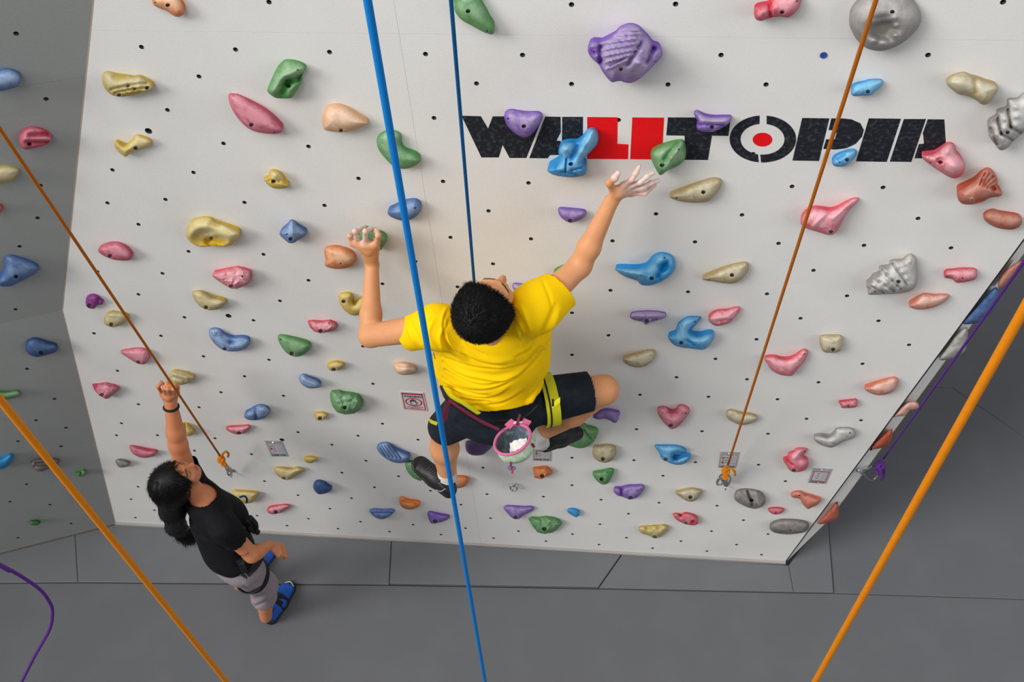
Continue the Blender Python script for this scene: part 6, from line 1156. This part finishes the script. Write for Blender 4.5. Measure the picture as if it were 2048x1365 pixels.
def text(at, s_, u0, v0, u1, v1, name, M, parent, bold=.0):
    c = bpy.data.curves.new('t', 'FONT'); c.body = s_; c.offset = bold; tmp = bpy.data.objects.new('t', c); C.objects.link(tmp); bpy.context.view_layer.update()
    me = bpy.data.meshes.new_from_object(tmp.evaluated_get(bpy.context.evaluated_depsgraph_get())); bpy.data.objects.remove(tmp)
    n = len(me.vertices); a = np.zeros(n * 3); me.vertices.foreach_get('co', a); a = a.reshape(-1, 3); mn, mx_ = a.min(0), a.max(0)
    for i in range(n):
        u = u0 + (u1 - u0) * (a[i, 0] - mn[0]) / (mx_[0] - mn[0]); v = v1 + (v0 - v1) * (a[i, 1] - mn[1]) / (mx_[1] - mn[1]); p = at(u, v); me.vertices[i].co = (p[0], p[1] - .0008, p[2])
    return link(name, me, M, parent)
Q, at = quad_frame([(800.1, 782.7), (846.7, 785.4), (855, 822.3), (807.6, 818.8)])
sg = thing('warning_sign', np.mean(Q, axis=0), 'red-bordered warning sign with a hand in a circle left of the blue rope', 'sign')
mb = MB(); mb.prism([at(0, 0) + (0, .0035, 0), at(0, 1) + (0, .0035, 0), at(1, 1) + (0, .0035, 0), at(1, 0) + (0, .0035, 0)], (0, -.0035, 0)); mb.build('sheet', M_PAPER, sg)
for r_ in ((.05, .06, .95, .13), (.05, .90, .95, .93), (.05, .06, .085, .93), (.915, .06, .95, .93)): rect(at, *r_, 'border', M_SIGNRED, sg)
text(at, 'WARNING!', .11, .17, .89, .28, 'warning_text', M_INK, sg, .02)
ee = lambda rx_, ry_, n=40: [at(.5 + rx_ * math.cos(a), .53 + ry_ * math.sin(a)) + (0, -.0006, 0) for a in np.linspace(0, 6.2832, n, endpoint=False)]
mb = MB(); A, B = ee(.36, .225), ee(.31, .185); n = 40; mb.add(A + B, [(i, (i + 1) % n, n + (i + 1) % n, n + i) for i in range(n)]); mb.build('warning_ring', M_SIGNRED, sg)
mb = MB(); hx = [(-.10, .13), (-.14, .02), (-.155, -.06), (-.13, -.08), (-.11, -.02), (-.11, -.11), (-.085, -.13), (-.065, -.03), (-.06, -.14), (-.03, -.155), (-.015, -.04), (-.01, -.15), (.02, -.15), (.035, -.03), (.045, -.12), (.075, -.11), (.08, .02), (.13, -.02), (.155, .02), (.10, .11), (.06, .15), (-.05, .155)]
mb.tube([at(.5 + a, .53 + b) + (0, -.001, 0) for a, b in hx], .0014, 6, closed=True); mb.build('hand_pictogram', M_INK, sg)
for i, (a, b) in enumerate(((.14, .86), (.18, .84), (.32, .68))): rect(at, a, .79 + i * .035, b, .80 + i * .035, 'small_print', M_INK, sg)
def card(q, label, flags, red_=False):
    Q, at = quad_frame(q); o = thing('route_card', np.mean(Q, axis=0), label, 'sign')
    mb = MB(); mb.prism([at(0, 0) + (0, .0035, 0), at(0, 1) + (0, .0035, 0), at(1, 1) + (0, .0035, 0), at(1, 0) + (0, .0035, 0)], (0, -.0035, 0)); mb.build('card', M_CARD, o)
    rect(at, .10, .22, .92, .80, 'text_panel', M_CARDW, o, .0003)
    if red_:
        for r_ in ((.10, .2, .92, .23), (.10, .80, .92, .83), (.10, .2, .13, .83), (.89, .2, .92, .83)): rect(at, *r_, 'border', M_SIGNRED, o)
    for i, (c_, cm) in enumerate(flags): rect(at, .14, .30 + i * .15, .26, .41 + i * .15, 'colour_patch', cm, o)
    for i in range(3): rect(at, .32, .33 + i * .15, .46, .36 + i * .15, 'grade_text', M_INK, o)
    for i in range(5): rect(at, .58, .28 + i * .10, .88, .29 + i * .10, 'table_line', M_INK, o, .0004)
    text(at, 'LANE TOP', .07, .85, .90, .95, 'lane_text', M_INK, o, .015)
    mb = MB(); mb.disc(at(.47, .10), (0, -1, 0), .0055, .004, 12, .003); mb.build('screw', M_STEEL, o)
gk = [('g', HM['green']), ('r', HM['red']), ('y', HM['yellow'])]
card(tr('C1', [(115, 862), (245, 865), (297, 985), (170, 985)]), 'leftmost grey route card screwed to the wall', [('y', HM['yellow']), ('r', HM['red'])])
card(tr('C2', [(258, 905), (397, 905), (398, 1022), (258, 1018)]), "grey route card beside the chalk bag below the climber's right shoe", gk)
card(tr('C2', [(1720, 950), (1867, 953), (1838, 1078), (1702, 1072)]), 'grey route card with red, yellow and blue squares behind the right orange knot', [('r', HM['rose']), ('y', HM['yellow']), ('b', HM['slate'])])
card(tr('C3', [(475, 1030), (615, 1038), (565, 1150), (432, 1140)]), 'rightmost grey route card with a red border', [], True)
